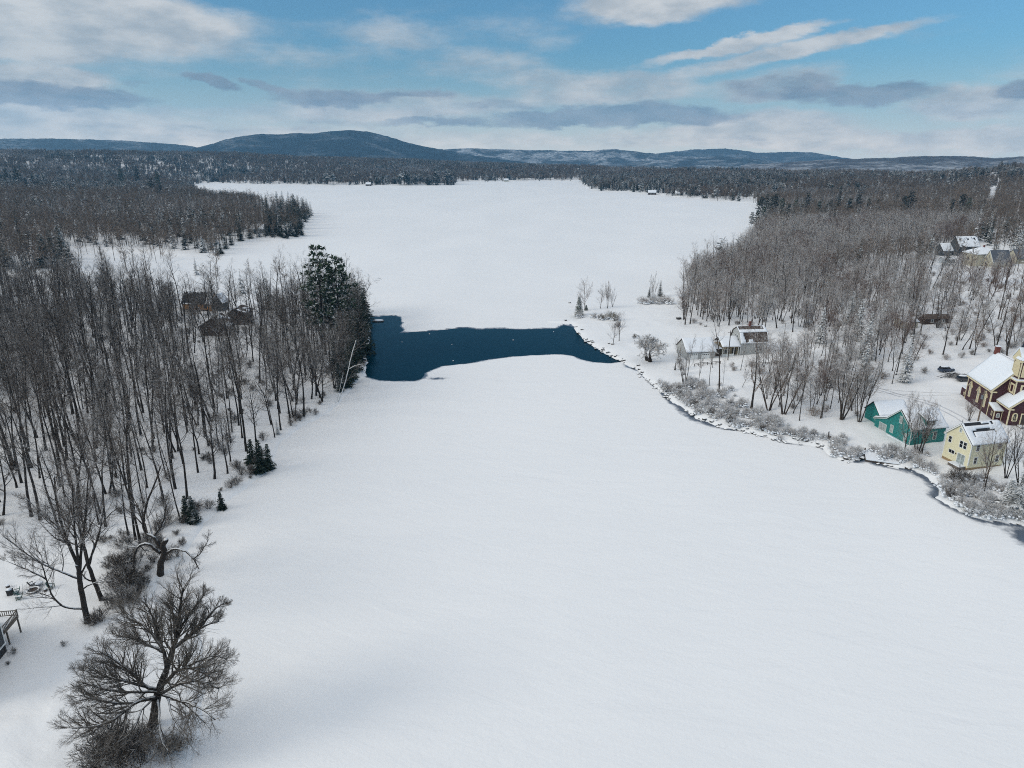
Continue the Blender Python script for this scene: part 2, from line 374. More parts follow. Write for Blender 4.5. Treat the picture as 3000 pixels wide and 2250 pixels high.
# ------------------------------------------------------------------ ground, lake, water
rad = [4.]
while rad[-1] < 8300:
    r_ = rad[-1]; rad.append(r_ + max(.65, .0065 * r_ if r_ < 700 else .013 * r_))
rad = np.array(rad)
azs = np.concatenate([np.radians(np.arange(-180, -48, 6)), np.radians(np.arange(-48, 48.01, .2)), np.radians(np.arange(54, 180, 6))])
na, nr = len(azs), len(rad)
RR, AA = np.meshgrid(rad, azs, indexing='ij'); GX = RR * np.sin(AA); GY = RR * np.cos(AA)
gzv, gsd = land(GX.ravel(), GY.ravel())
def grid_mesh(name, X, Y, Z, keep, mat, wrap=True):
    idx = np.arange(nr * na).reshape(nr, na)
    a = idx[:-1, :]; b = np.roll(idx, -1, 1)[:-1, :]; c_ = np.roll(idx, -1, 1)[1:, :]; d_ = idx[1:, :]
    q = np.stack([a, d_, c_, b], -1).reshape(-1, 4)[:, ::-1]
    q = q[keep[q].all(1)]
    used = np.unique(q); remap = np.zeros(nr * na, int); remap[used] = np.arange(len(used)); q = remap[q]
    me = bpy.data.meshes.new(name); me.vertices.add(len(used)); me.vertices.foreach_set('co', np.stack([X, Y, Z], -1)[used].ravel())
    me.loops.add(q.size); me.loops.foreach_set('vertex_index', q.ravel().astype(np.int32))
    me.polygons.add(len(q)); me.polygons.foreach_set('loop_start', np.arange(0, q.size, 4, dtype=np.int32))
    me.materials.append(mat); me.update(calc_edges=True); me.polygons.foreach_set('use_smooth', [True] * len(q)); me.update()
    if len(me.polygons) and me.polygons[0].normal.z < 0: me.flip_normals()
    return me, used
gx_, gy_ = GX.ravel(), GY.ravel()
me, _ = grid_mesh('ground', gx_, gy_, gzv, np.ones(nr * na, bool), M['ground'])
setp(link('ground', me), 'snow covered ground and banks around the frozen lake', kind='structure')
keep = (gsd < 4) & (np.hypot(gx_, gy_) < 2300)
wd = pdist(gx_, gy_, WATER); wd = np.where(inside(gx_, gy_, WATER), -wd, wd)
rsd = pdist(gx_, gy_, RSH, False)
nn = fbm(gx_ / 3.1, gy_ / 3.1, 4); n2 = fbm(gx_ / 14 + 5, gy_ / 14, 3)
wdn = wd + fbm(gx_ / 2.2, gy_ / 2.2, 4) * .9
opn = np.minimum(wdn, -gsd + 0 * wd + 99)
strip = np.where(gsd < 1.0, rsd - np.clip(.06 + nn * 3.0 + n2 * 2.0, -.4, 1.1), 50)
opn = np.minimum(wdn, strip)
icez = np.clip(opn * .35, -.45, 0.06) - .02
icez = icez + np.where(opn > 1, 0, 0)
me, used = grid_mesh('lake_ice', gx_, gy_, icez, keep, M['ice'])
gp = np.array(flat([(560,1010)], 1000/2212, (1000,650)))[0]
wet = np.clip(1.1 - rsd / np.clip(2.6 + n2 * 12, .5, 7), 0, 1) * (gsd < 0)
wet = np.maximum(wet, .95 * np.clip(1 - np.hypot((gx_ - gp[0] - 3) / 7, (gy_ - gp[1] + 1) / 3.2), 0, 1))
cr_ = np.array(flat([(2200,1165),(1440,868)])); 
wet = np.maximum(wet, 1.3 * np.clip(1 - np.hypot((gx_ - cr_[0][0] - 3) / 7, (gy_ - cr_[0][1]) / 9), 0, 1))
wet = np.maximum(wet, .85 * np.clip(1 - np.clip(wdn, 0, 9) / np.clip(1.3 + n2 * 7, .5, 4), 0, 1))
a_ = me.attributes.new('wet', 'FLOAT', 'POINT'); a_.data.foreach_set('value', wet[used].astype(np.float32))
setp(link('lake_ice', me), 'flat white snow covered ice of the lake', kind='structure')
mb = MB(); mb.add([(-75, 5, -.2), (160, 5, -.2), (160, 330, -.2), (-75, 330, -.2)], [(0, 1, 2, 3)])
setp(mb.build('open_water', M['water']), 'dark blue open water across the narrows', kind='structure')

# ------------------------------------------------------------------ mountains
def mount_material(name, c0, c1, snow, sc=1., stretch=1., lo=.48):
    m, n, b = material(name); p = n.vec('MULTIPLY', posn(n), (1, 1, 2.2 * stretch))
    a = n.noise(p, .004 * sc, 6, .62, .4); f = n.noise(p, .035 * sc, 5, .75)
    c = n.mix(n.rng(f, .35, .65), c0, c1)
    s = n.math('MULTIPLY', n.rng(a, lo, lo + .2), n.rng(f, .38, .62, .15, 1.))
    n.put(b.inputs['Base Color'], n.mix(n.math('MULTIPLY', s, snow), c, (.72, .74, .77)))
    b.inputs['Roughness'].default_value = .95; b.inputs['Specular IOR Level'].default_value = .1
    return m
def mountain(name, label, prof, dist, width, mat, seed=0, rough=.16):
    prof = np.array(prof, float); xs = np.linspace(prof[0, 0], prof[-1, 0], 260)
    ys = np.interp(xs, prof[:, 0], prof[:, 1])
    k = np.ones(7) / 7; ys2 = np.convolve(np.pad(ys, 3, 'edge'), k, 'valid')
    ys2 = ys2 + fbm(xs / 9 + seed, xs * 0 + seed, 3) * 2.6
    L = 36; V = []
    for i, (x, y) in enumerate(zip(xs, ys2)):
        r = ray(x * D, y * D); hz_ = math.hypot(r[0], r[1]); zt = CH + dist * r[2] / hz_; ux, uy = r[0] / hz_, r[1] / hz_
        for j in range(L):
            q = j / (L - 1) * 2 - 1; rr = dist + q * width
            bell = (1 - abs(q)) ** 1.15 if q < 0 else (1 - q)
            z = -60 + (zt + 60) * bell + fbm((ux * rr) / (width * .22) + seed, (uy * rr) / (width * .22), 5) * (zt + 30) * rough * 2.2 * min(1, abs(q) * 2.5) * (1 - abs(q))
            V.append((ux * rr, uy * rr, z))
    n_ = len(xs)
    fs = [(i * L + j, (i + 1) * L + j, (i + 1) * L + j + 1, i * L + j + 1) for i in range(n_ - 1) for j in range(L - 1)]
    mb = MB(); mb.add(V, fs); o = mb.build(name, mat, None, True)
    return setp(o, label, kind='structure')
mountain('hills', 'low wooded ridge on the left horizon', [(-260,301),(0,297),(100,297),(200,299),(270,301),(330,306),(400,312),(480,326),(560,345)], 6800, 1100,
         mount_material('ridge_forest', (.030,.036,.040), (.06,.066,.072), .35), 3)
mountain('hills', 'long dark mountain rising behind the far shore', [(340,340),(400,322),(440,314),(480,301),(520,291),(560,287),(600,288.5),(640,284.5),(670,286),(720,280),
         (755,278),(800,282),(850,296),(900,311),(950,320),(1000,330),(1060,340),(1150,352)], 5600, 1500,
         mount_material('mountain_forest', (.008,.013,.018), (.022,.030,.038), .20), 11)
mountain('hills', 'wooded hills right of the mountain with snowy slopes', [(860,338),(900,327),(960,321),(1000,318),(1060,320),(1106,322),(1190,323),(1266,325),(1326,320),(1406,330),(1531,339),(1606,344),(1700,352)], 7000, 1000,
         mount_material('hill_forest', (.030,.036,.042), (.06,.066,.074), .85, lo=.42), 23)
mountain('hills', 'nearer low hills under the right sky', [(1300,356),(1376,348),(1456,341),(1546,337),(1606,339),(1656,346),(1720,353)], 6200, 1100,
         mount_material('low_hill_forest', (.030,.036,.042), (.055,.062,.07), .7, lo=.44), 31)
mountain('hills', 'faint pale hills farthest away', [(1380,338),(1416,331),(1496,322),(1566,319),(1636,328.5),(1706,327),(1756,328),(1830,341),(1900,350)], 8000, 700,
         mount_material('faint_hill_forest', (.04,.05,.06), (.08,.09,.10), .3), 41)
mountain('hills', 'broad wooded hill with snow fields at the right', [(1600,356),(1696,350),(1796,342.5),(1906,340),(1981,335.5),(2086,335),(2146,340),(2212,336),(2420,332)], 4200, 1300,
         mount_material('right_hill_forest', (.055,.050,.055), (.095,.085,.085), .6, lo=.45), 53)

# ------------------------------------------------------------------ haze
mb = MB(); mb.box(-8900, 8900, -8900, 9000, -120, 640)
m = bpy.data.materials.new('haze'); m.use_nodes = True
for k in list(m.node_tree.nodes):
    if k.type == 'BSDF_PRINCIPLED': m.node_tree.nodes.remove(k)
hv = m.node_tree.nodes.new('ShaderNodeVolumePrincipled'); hv.inputs['Color'].default_value = (.28, .64, 1., 1)
hv.inputs['Density'].default_value = 1.0e-4; hv.inputs['Anisotropy'].default_value = .2
m.node_tree.links.new(hv.outputs[0], [k for k in m.node_tree.nodes if k.type == 'OUTPUT_MATERIAL'][0].inputs['Volume'])
setp(mb.build('haze', m), 'thin blue winter haze over the far hills', kind='stuff')

# ------------------------------------------------------------------ tree generators
def unit(v): return v / (np.linalg.norm(v) + 1e-9)
def perp(d, ang, rng):
    a = rng.uniform(0, 2 * math.pi); x = unit(np.cross(d, [.3, .2, .93])); y = np.cross(d, x)
    return unit(d * math.cos(ang) + (x * math.cos(a) + y * math.sin(a)) * math.sin(ang))
def grow(mb, p, d, L, r, lev, maxlev, rng, pr, r_end=None):
    n = pr['segs'][lev]; pts = [np.array(p, float)]; d = unit(np.array(d, float)); ds = [d]
    for i in range(n):
        d = unit(d + rng.normal(0, pr['wand'][lev], 3) + np.array([0, 0, pr['up'][lev] / n])); pts.append(pts[-1] + d * L / n); ds.append(d)
    rmin = pr['rmin']
    rr = np.maximum(np.linspace(r, r * .25 if r_end is None else r_end, n + 1), rmin * .75); rr[-1] = max(rr[-1] * .8, rmin * .5)
    mb.tube(pts, rr, pr['sides'][lev])
    if lev < maxlev: branch(mb, pts, rr, L, lev, maxlev, rng, pr)
def branch(mb, pts, rr, L, lev, maxlev, rng, pr, smin=None, num=None):
    pts = np.asarray(pts); n = len(pts) - 1
    k = num if num is not None else pr['num'][lev]; k = max(1, int(round(k * rng.uniform(.8, 1.2))))
    s0 = pr['smin'][lev] if smin is None else smin
    for i in range(k):
        s = s0 + (1 - s0) * ((i + rng.uniform(0, 1)) / k); q = min(s * n, n - 1e-3); j = int(q); f = q - j
        p = pts[j] * (1 - f) + pts[j + 1] * f; t = unit(pts[j + 1] - pts[j])
        ang = R(rng.normal(pr['ang'][lev], 9)); dd = perp(t, ang, rng)
        Lc = L * pr['ratio'][lev] * (1.25 - .75 * s) * rng.uniform(.7, 1.25)
        rc = max((rr[j] * (1 - f) + rr[j + 1] * f) * .55, pr['rmin'])
        grow(mb, p, dd, Lc, rc, lev + 1, maxlev, rng, pr)
FOREST = dict(segs=(9,4,3,2), wand=(.032,.14,.18,.18), up=(.1,.6,.4,.25), sides=(6,4,3,3), num=(16,6,4,0), smin=(.50,.22,.15,0), ang=(48,44,42,36), ratio=(.23,.52,.55,.5), rmin=.011)
WIDE = dict(segs=(8,5,3,2), wand=(.07,.15,.2,.2), up=(.1,.38,.2,.1), sides=(6,4,3,3), num=(20,8,8,0), smin=(.28,.18,.12,0), ang=(54,48,46,40), ratio=(.36,.45,.5,.5), rmin=.013)
OPEN = dict(segs=(7,5,3,2), wand=(.05,.13,.18,.2), up=(.1,.5,.3,.2), sides=(6,4,3,3), num=(17,8,6,0), smin=(.2,.15,.1,0), ang=(52,42,40,35), ratio=(.55,.45,.5,.5), rmin=.014)
CLUMP = dict(segs=(7,4,3,2), wand=(.06,.12,.16,.16), up=(.25,.7,.5,.3), sides=(5,3,3,3), num=(13,6,5,0), smin=(.3,.2,.12,0), ang=(42,40,38,34), ratio=(.28,.5,.55,.5), rmin=.014)
APPLE = dict(segs=(3,5,4,3), wand=(.1,.2,.25,.25), up=(.2,.25,-.1,-.2), sides=(6,4,3,3), num=(9,11,10,0), smin=(.55,.2,.1,0), ang=(55,48,45,40), ratio=(1.5,.5,.5,.5), rmin=.022)
SHRUB = dict(segs=(4,3,2), wand=(.12,.18,.2), up=(.2,.1,.0), sides=(3,3,3), num=(6,4,0), smin=(.25,.2,0), ang=(35,38,35), ratio=(.55,.5,.5), rmin=.016)
def joined(parts, name, mats):
    mb = MB()
    for i, p in enumerate(parts):
        b = mb.n; mb.v += p.v; mb.n += p.n; mb.f += [tuple(b + q for q in f) for f in p.f]; mb.mi += [i] * len(p.f)
    return mb.mesh(name, mats, True)
def bare(seed, H, r, pr, stems=1, lean=.03, base_scale=1.):
    rng = np.random.RandomState(seed); tr, cr = MB(), MB()
    for s in range(stems):
        d = np.array([0, 0, 1.]) + rng.normal(0, lean, 3)
        p = np.zeros(3) - np.array([0, 0, .5])
        if stems > 1:
            a = 2 * math.pi * s / stems + rng.uniform(-.5, .5); q = rng.uniform(.10, .34)
            d = np.array([math.cos(a) * q, math.sin(a) * q, 1]); p = p + np.array([math.cos(a), math.sin(a), 0]) * .22
        h = H * (rng.uniform(.72, 1.) if stems > 1 else 1)
        n = pr['segs'][0]; d = unit(d); pts = [p]
        for i in range(n):
            d = unit(d + rng.normal(0, pr['wand'][0], 3) + np.array([0, 0, pr['up'][0] / n])); pts.append(pts[-1] + d * (h + .5) / n)
        t = np.linspace(0, 1, n + 1); rr = r * (1 - t) ** .85 + .03; rr[0] *= 1.35
        tr.tube(pts, rr, pr['sides'][0]); branch(cr, pts, rr, h, 0, 3, rng, pr)
    return tr, cr
def conifer(seed, H, R0, kind='spruce', lod=1.):
    rng = np.random.RandomState(seed); tr, cr = MB(), MB()
    n = 7; t = np.linspace(0, 1, n); px = np.cumsum(rng.normal(0, .04, (n, 2)), 0)
    pts = np.column_stack([px, t * H - .3]); tr.tube(pts, np.maximum((H * .011 + .06) * (1 - t) ** .9, .03), 5)
    V, Fc = [], []
    def card(c, d, w, l, tilt):
        side = unit(np.cross(d, [0, 0, 1])); up = np.cross(side, d); sd = unit(side * math.cos(tilt) + up * math.sin(tilt))
        b = len(V); V.extend([c - sd * w * .35, c + d * l * .4 + sd * -w, c + d * l, c + d * l * .4 + sd * w, c + sd * w * .35]); Fc.append((b + 4, b + 3, b + 2, b + 1, b))
    if kind == 'spruce':
        z = H * .05
        while z < H * .985:
            q = z / H; L = R0 * (1 - q) ** .8 * rng.uniform(.75, 1.12) + .12; k = int(6 + 4 * (1 - q)); a0 = rng.uniform(0, 6.28)
            for i in range(k):
                a = a0 + 6.283 * i / k + rng.uniform(-.25, .25); Lb = L * rng.uniform(.75, 1.15); dr = rng.uniform(-.42, -.12) + .5 * max(0, q - .75)
                o = np.array([np.interp(q, t, px[:, 0]), np.interp(q, t, px[:, 1]), z]); d = unit(np.array([math.cos(a), math.sin(a), dr]))
                m_ = max(2, int(Lb / (.55 / lod)))
                for j in range(m_):
                    s = (j + .5) / m_; c = o + d * Lb * s + np.array([0, 0, .25 * Lb * s * s]) * .6
                    for e in (-1, 1):
                        dd = unit(d + e * .8 * np.cross(d, [0, 0, 1]) * rng.uniform(.5, 1.1) + np.array([0, 0, rng.uniform(-.35, .1)]))
                        card(c, dd, .17 / lod ** .5 * (1.15 - .4 * q), Lb * .42 * rng.uniform(.6, 1.1) * (1.1 - .5 * s) + .2, rng.uniform(-.6, .6))
            z += H * rng.uniform(.026, .045) / lod
    else:
        z = H * .30
        while z < H * 1.0:
            q = z / H; prof = math.sin(min(1, (1 - q) * 1.55 + .16) * 1.6) ** .8; L = R0 * prof * rng.uniform(.55, 1.25); k = rng.randint(4, 7); a0 = rng.uniform(0, 6.28)
            for i in range(k):
                a = a0 + 6.283 * i / k + rng.uniform(-.4, .4); Lb = max(.6, L * rng.uniform(.55, 1.2)); el_ = rng.uniform(-.05, .35) + .5 * max(0, q - .8)
                o = np.array([np.interp(q, t, px[:, 0]), np.interp(q, t, px[:, 1]), z]); d = unit(np.array([math.cos(a), math.sin(a), el_]))
                tr.tube([o, o + d * Lb * .5, o + d * Lb + np.array([0, 0, .08 * Lb])], [.07, .045, .02], 3)
                m_ = max(3, int(Lb * 2.0 * lod))
                for j in range(m_):
                    s = .28 + .72 * (j + rng.uniform(0, 1)) / m_; c = o + d * Lb * s + rng.normal(0, .16, 3)
                    for _ in range(5):
                        dd = unit(d * .6 + rng.normal(0, .6, 3) + np.array([0, 0, .15])); card(c, dd, .22 / lod ** .5, rng.uniform(.6, 1.15), rng.uniform(-.8, .8))
            z += H * rng.uniform(.035, .06)
    cr.add(np.array(V), Fc); return tr, cr
def shrub(seed, Rw, H, stems=26, snowballs=0):
    rng = np.random.RandomState(seed); mb = MB()
    for i in range(stems):
        a = rng.uniform(0, 6.28); q = rng.uniform(0, .95); p = np.array([math.cos(a), math.sin(a), 0]) * Rw * .3 * rng.uniform(0, 1) - np.array([0, 0, .15])
        grow(mb, p, [math.cos(a) * q, math.sin(a) * q, 1], H * rng.uniform(.65, 1.1), .03, 0, 2, rng, SHRUB)
    sn = MB()
    for i in range(snowballs):
        a = rng.uniform(0, 6.28); q = Rw * .8 * math.sqrt(rng.uniform(0, 1)); s = rng.uniform(.12, .34)
        sn.blob((math.cos(a) * q, math.sin(a) * q, H * .62 * (1 - (q / Rw) ** 2) * rng.uniform(.2, 1.)), (s * 1.3, s * 1.2, s * .6), rng, 6, 4, .3)
    return mb, sn
def low_bare(seed, H, w=.05):
    rng = np.random.RandomState(seed); mb = MB(); tw = MB()
    mb.tube([(0, 0, -.5), (rng.normal(0, .3), rng.normal(0, .3), H * .5), (rng.normal(0, .5), rng.normal(0, .5), H * .95)], [.17, .12, .03], 4)
    V, Fc = [], []
    for i in range(30):
        q = rng.uniform(.38, .98); a = rng.uniform(0, 6.28); L = H * .24 * (1.35 - q) * rng.uniform(.7, 1.3); o = np.array([0, 0, H * q * .95])
        d = unit(np.array([math.cos(a), math.sin(a), rng.uniform(.5, 1.5)])); e = o + d * L
        s = unit(np.cross(d, rng.normal(0, 1, 3))) * w * 1.2; b = len(V); V += [o - s, o + s, e]; Fc.append((b, b + 1, b + 2))
        for j in range(11):
            f = rng.uniform(.25, 1); oo = o + d * L * f; dd = unit(d + rng.normal(0, .55, 3) + np.array([0, 0, .2])); l = L * .5 * rng.uniform(.5, 1.1)
            s = unit(np.cross(dd, rng.normal(0, 1, 3))) * w; b = len(V); V += [oo - s, oo + s, oo + dd * l]; Fc.append((b, b + 1, b + 2))
    tw.add(np.array(V), Fc); return mb, tw
def low_conifer(seed, H, R0, pine=False):
    rng = np.random.RandomState(seed); mb = MB(); tr = MB()
    tr.tube([(0, 0, -.5), (0, 0, H * .96)], [.22, .03], 4); V, Fc = [], []
    for z in np.arange(.34 if pine else .05, .99, .05):
        L = R0 * ((math.sin(min(1, (1 - z) * 1.6 + .15) * 1.6)) * rng.uniform(.5, 1.25) if pine else (1 - z) ** .8 * rng.uniform(.8, 1.15) + .03)
        for i in range(6 if pine else 8):
            a = rng.uniform(0, 6.28); o = np.array([0, 0, H * z]); d = unit(np.array([math.cos(a), math.sin(a), rng.uniform(0, .35) if pine else rng.uniform(-.55, -.15)]))
            s = unit(np.cross(d, [0, 0, 1])); s = s + np.array([0, 0, rng.uniform(-.5, .5)]); Lb = L * rng.uniform(.7, 1.2); wd_ = Lb * .30
            b = len(V); V += [o, o + d * Lb * .55 - s * wd_, o + d * Lb + np.array([0, 0, rng.normal(0, .2)]), o + d * Lb * .55 + s * wd_]; Fc.append((b + 3, b + 2, b + 1, b))
    mb.add(np.array(V), Fc); return tr, mb

# prototypes (not linked to the scene; scene objects and the woodland share their meshes)
P_FOREST = [bare(100 + i, H, r, FOREST, lean=.03) for i, (H, r) in enumerate([(23,.23),(25,.25),(21,.18),(24,.21),(19,.14),(26,.29),(22,.17)])]
P_WIDE = [bare(120 + i, H, r, WIDE, stems=k, lean=.06) for i, (H, r, k) in enumerate([(17,.22,1),(15,.19,1),(18,.17,2),(16,.21,1)])]
P_OPEN = [bare(130 + i, H, r, OPEN) for i, (H, r) in enumerate([(14,.22),(12,.18),(16,.26)])]
P_CLUMP = [bare(150 + i, H, r, CLUMP, stems=k) for i, (H, r, k) in enumerate([(14,.13,4),(16,.15,5),(12,.10,6)])]
P_APPLE = [bare(170 + i, 2.4, .26, APPLE, stems=k) for i, k in enumerate((2, 1))]
P_SHRUB = [shrub(180 + i, Rw, H, k, b) for i, (Rw, H, k, b) in enumerate([(2.2,2.6,30,34),(1.7,2.0,26,26),(2.6,2.3,34,44),(1.5,2.8,22,14)])]
P_SPRUCE = [conifer(200 + i, H, r) for i, (H, r) in enumerate([(14,2.9),(17,3.3),(11,2.5),(8,2.2)])]
P_PINE = [conifer(220 + i, H, r, 'pine') for i, (H, r) in enumerate([(27,5.2),(24,4.6),(21,4.2)])]
P_CEDAR = [conifer(240, 5.0, 1.3)]
def dress(protos, tag_, mats, parts):
    out = []
    for i, ps in enumerate(protos):
        out.append([p.mesh(f'{tag_}_{q}', m_, True) for p, m_, q in zip(ps, mats, parts)])
    return out
TK = ('trunk', 'crown')
W_DARK = dress(P_FOREST, 'bare_tree', (M['bark'], M['twig']), TK)
W_FROST = dress(P_FOREST, 'frosted_tree', (M['bark_frost'], M['twig_frost']), TK)
W_WIDE = dress(P_WIDE, 'wide_tree', (M['bark_frost'], M['twig_frost']), TK)
W_WIDED = dress(P_WIDE, 'dark_wide_tree', (M['bark'], M['twig']), TK)
W_RED = dress(P_FOREST[:3], 'russet_tree', (M['bark_frost'], M['twig_red']), TK)
W_OPEN = dress(P_OPEN, 'spreading_tree', (M['bark_frost'], M['twig_frost']), TK)
W_CLUMP = dress(P_CLUMP, 'clump_tree', (M['bark_frost'], M['twig_frost']), TK)
W_CLUMPD = dress(P_CLUMP, 'dark_clump_tree', (M['bark'], M['twig']), TK)
W_APPLE = dress(P_APPLE, 'apple_tree', (M['bark'], M['twig_white']), TK)
W_SHRUB = dress(P_SHRUB, 'shrub', (M['twig_white'], M['snow']), ('stems', 'snow_cap'))
W_SHRUBD = dress(P_SHRUB, 'dark_shrub', (M['twig'], M['snow']), ('stems', 'snow_cap'))
W_SHRUBB = dress(P_SHRUB, 'brown_shrub', (M['twig_brown'], M['snow']), ('stems', 'snow_cap'))
W_SPRUCE = dress(P_SPRUCE, 'spruce', (M['bark'], M['needle']), TK)
W_SPRUCED = dress(P_SPRUCE, 'dark_spruce', (M['bark'], M['needle_dark']), TK)
W_SPRUCES = dress(P_SPRUCE, 'snowy_spruce', (M['bark'], M['needle_snow']), TK)
W_PINE = dress(P_PINE, 'pine', (M['bark'], M['needle_light']), TK)
W_PINES = dress(P_PINE, 'snowy_pine', (M['bark'], M['needle']), TK)
W_CEDAR = dress(P_CEDAR, 'cedar', (M['bark'], M['needle_light']), TK)

def plant(name, label, cat, p, forms, k, s=1., group=None, parts=TK, rz=None, lean=None, rng=random):
    rz = rng.uniform(0, 6.28) if rz is None else rz
    o = thing(name, label, cat, p, rz, group, s)
    if lean: o.rotation_euler = (lean[0], lean[1], rz)
    for me, q in zip(forms[k % len(forms)], parts): 
        if len(me.polygons): link(q, me, o)
    return o

# ------------------------------------------------------------------ masses scattered with geometry nodes
def scatter(name, label, pts, idx, rot, scl, protos):
    cl = bpy.data.collections.new(name + '_forms')
    for i, me in enumerate(protos): cl.objects.link(bpy.data.objects.new(f'{name}_form_{i:02d}', me))
    me = bpy.data.meshes.new(name); me.from_pydata(np.asarray(pts).tolist(), [], [])
    for k, t, v in (('pick', 'INT', idx), ('turn', 'FLOAT', rot), ('size', 'FLOAT', scl)):
        a = me.attributes.new(k, t, 'POINT'); a.data.foreach_set('value', np.asarray(v, np.int32 if t == 'INT' else np.float32))
    o = link(name, me); setp(o, label, kind='stuff')
    g = bpy.data.node_groups.new(name, 'GeometryNodeTree')
    g.interface.new_socket('Geometry', in_out='INPUT', socket_type='NodeSocketGeometry')
    g.interface.new_socket('Geometry', in_out='OUTPUT', socket_type='NodeSocketGeometry')
    nd = g.nodes; gi = nd.new('NodeGroupInput'); go = nd.new('NodeGroupOutput'); ip = nd.new('GeometryNodeInstanceOnPoints')
    ci = nd.new('GeometryNodeCollectionInfo'); ci.inputs['Collection'].default_value = cl; ci.inputs['Separate Children'].default_value = True; ci.inputs['Reset Children'].default_value = True
    def attr(k, t):
        a = nd.new('GeometryNodeInputNamedAttribute'); a.data_type = t; a.inputs['Name'].default_value = k; return a.outputs['Attribute']
    cb = nd.new('ShaderNodeCombineXYZ'); g.links.new(attr('turn', 'FLOAT'), cb.inputs[2])
    g.links.new(gi.outputs[0], ip.inputs['Points']); g.links.new(ci.outputs[0], ip.inputs['Instance']); ip.inputs['Pick Instance'].default_value = True
    g.links.new(attr('pick', 'INT'), ip.inputs['Instance Index']); g.links.new(cb.outputs[0], ip.inputs['Rotation']); g.links.new(attr('size', 'FLOAT'), ip.inputs['Scale'])
    g.links.new(ip.outputs[0], go.inputs[0])
    md = o.modifiers.new('scatter', 'NODES'); md.node_group = g
    return o

# ------------------------------------------------------------------ building helpers (local frame: u along x, v along y)
def siding(name, c, rough=.6, sc=4.5, var=.12):
    m, n, b = material(name); o = objc(n)
    s = n.n.new('ShaderNodeSeparateXYZ'); n.put(s.inputs[0], o)
    saw = n.math('FRACT', n.math('MULTIPLY', s.outputs[2], sc)); t = n.noise(n.vec('MULTIPLY', o, (1, 1, 3)), 1.6, 5)
    n.put(b.inputs['Base Color'], n.mix(n.rng(t, .3, .7), [k * (1 - var) for k in c], [k * (1 + var) for k in c]))
    b.inputs['Roughness'].default_value = rough; bump(n, b, saw, .6, .03); return m
M['teal'] = siding('teal_clapboard', (.008, .18, .165), var=.3); M['yellow'] = siding('cream_yellow_clapboard', (.76, .70, .48), var=.05)
M['maroon'] = siding('maroon_clapboard', (.050, .009, .014), var=.2); M['white_sid'] = siding('white_clapboard', (.40, .40, .38))
M['cream_sid'] = siding('cream_clapboard', (.50, .46, .35)); M['brown_sid'] = siding('brown_boards', (.055, .032, .022), sc=3, var=.3)
M['orange_sid'] = siding('orange_pine_boards', (.42, .20, .055), sc=3.5, var=.35); M['dark_sid'] = siding('charcoal_clapboard', (.045, .050, .054))
M['trim'] = plain('cream_trim', (.72, .62, .40), .5, .06); M['white'] = plain('white_trim', (.78, .78, .75), .5, .05)
M['gtrim'] = plain('pale_grey_trim', (.50, .56, .53), .5, .08)
M['glass'] = plain('window_glass', (.012, .014, .018), .06, .3); M['glass_pale'] = plain('curtained_glass', (.30, .34, .33), .15, .25, 1.5)
M['shingle'] = plain('dark_shingles', (.022, .023, .027), .9, .35, 9, .02); M['shingle_br'] = plain('brown_shingles', (.075, .052, .040), .9, .3, 7, .02)
M['slate'] = plain('slate_grey_metal', (.085, .095, .115), .55, .1, 2); M['navy'] = plain('navy_spire', (.012, .018, .035), .6, .3)
M['brick'] = plain('red_brick', (.16, .045, .032), .9, .35, 9, .02); M['wood'] = plain('weathered_wood', (.13, .108, .088), .85, .3, 5, .01)
M['wood_dk'] = plain('dark_wood', (.06, .045, .036), .85, .3, 5, .01); M['found'] = plain('tan_foundation', (.30, .21, .11), .9, .2, 4)
M['concrete'] = plain('grey_foundation', (.16, .16, .155), .9, .2, 4); M['porch_tan'] = plain('tan_porch', (.36, .28, .16), .7, .15)
M['metal'] = plain('grey_metal', (.22, .23, .24), .45, .2, metal=.6); M['black'] = plain('black_paint', (.012, .012, .014), .6, .3)
M['tealpaint'] = plain('green_plastic', (.006, .075, .062), .5, .2); M['red'] = plain('faded_red_paint', (.22, .03, .025), .6, .25)
M['rubber'] = plain('rubber', (.015, .015, .016), .8, .2); M['paleblue'] = plain('pale_blue_siding', (.42, .48, .52), .6, .1)
A = np.array
X, Y, Z = A([1., 0, 0]), A([0, 1., 0]), A([0, 0, 1.])
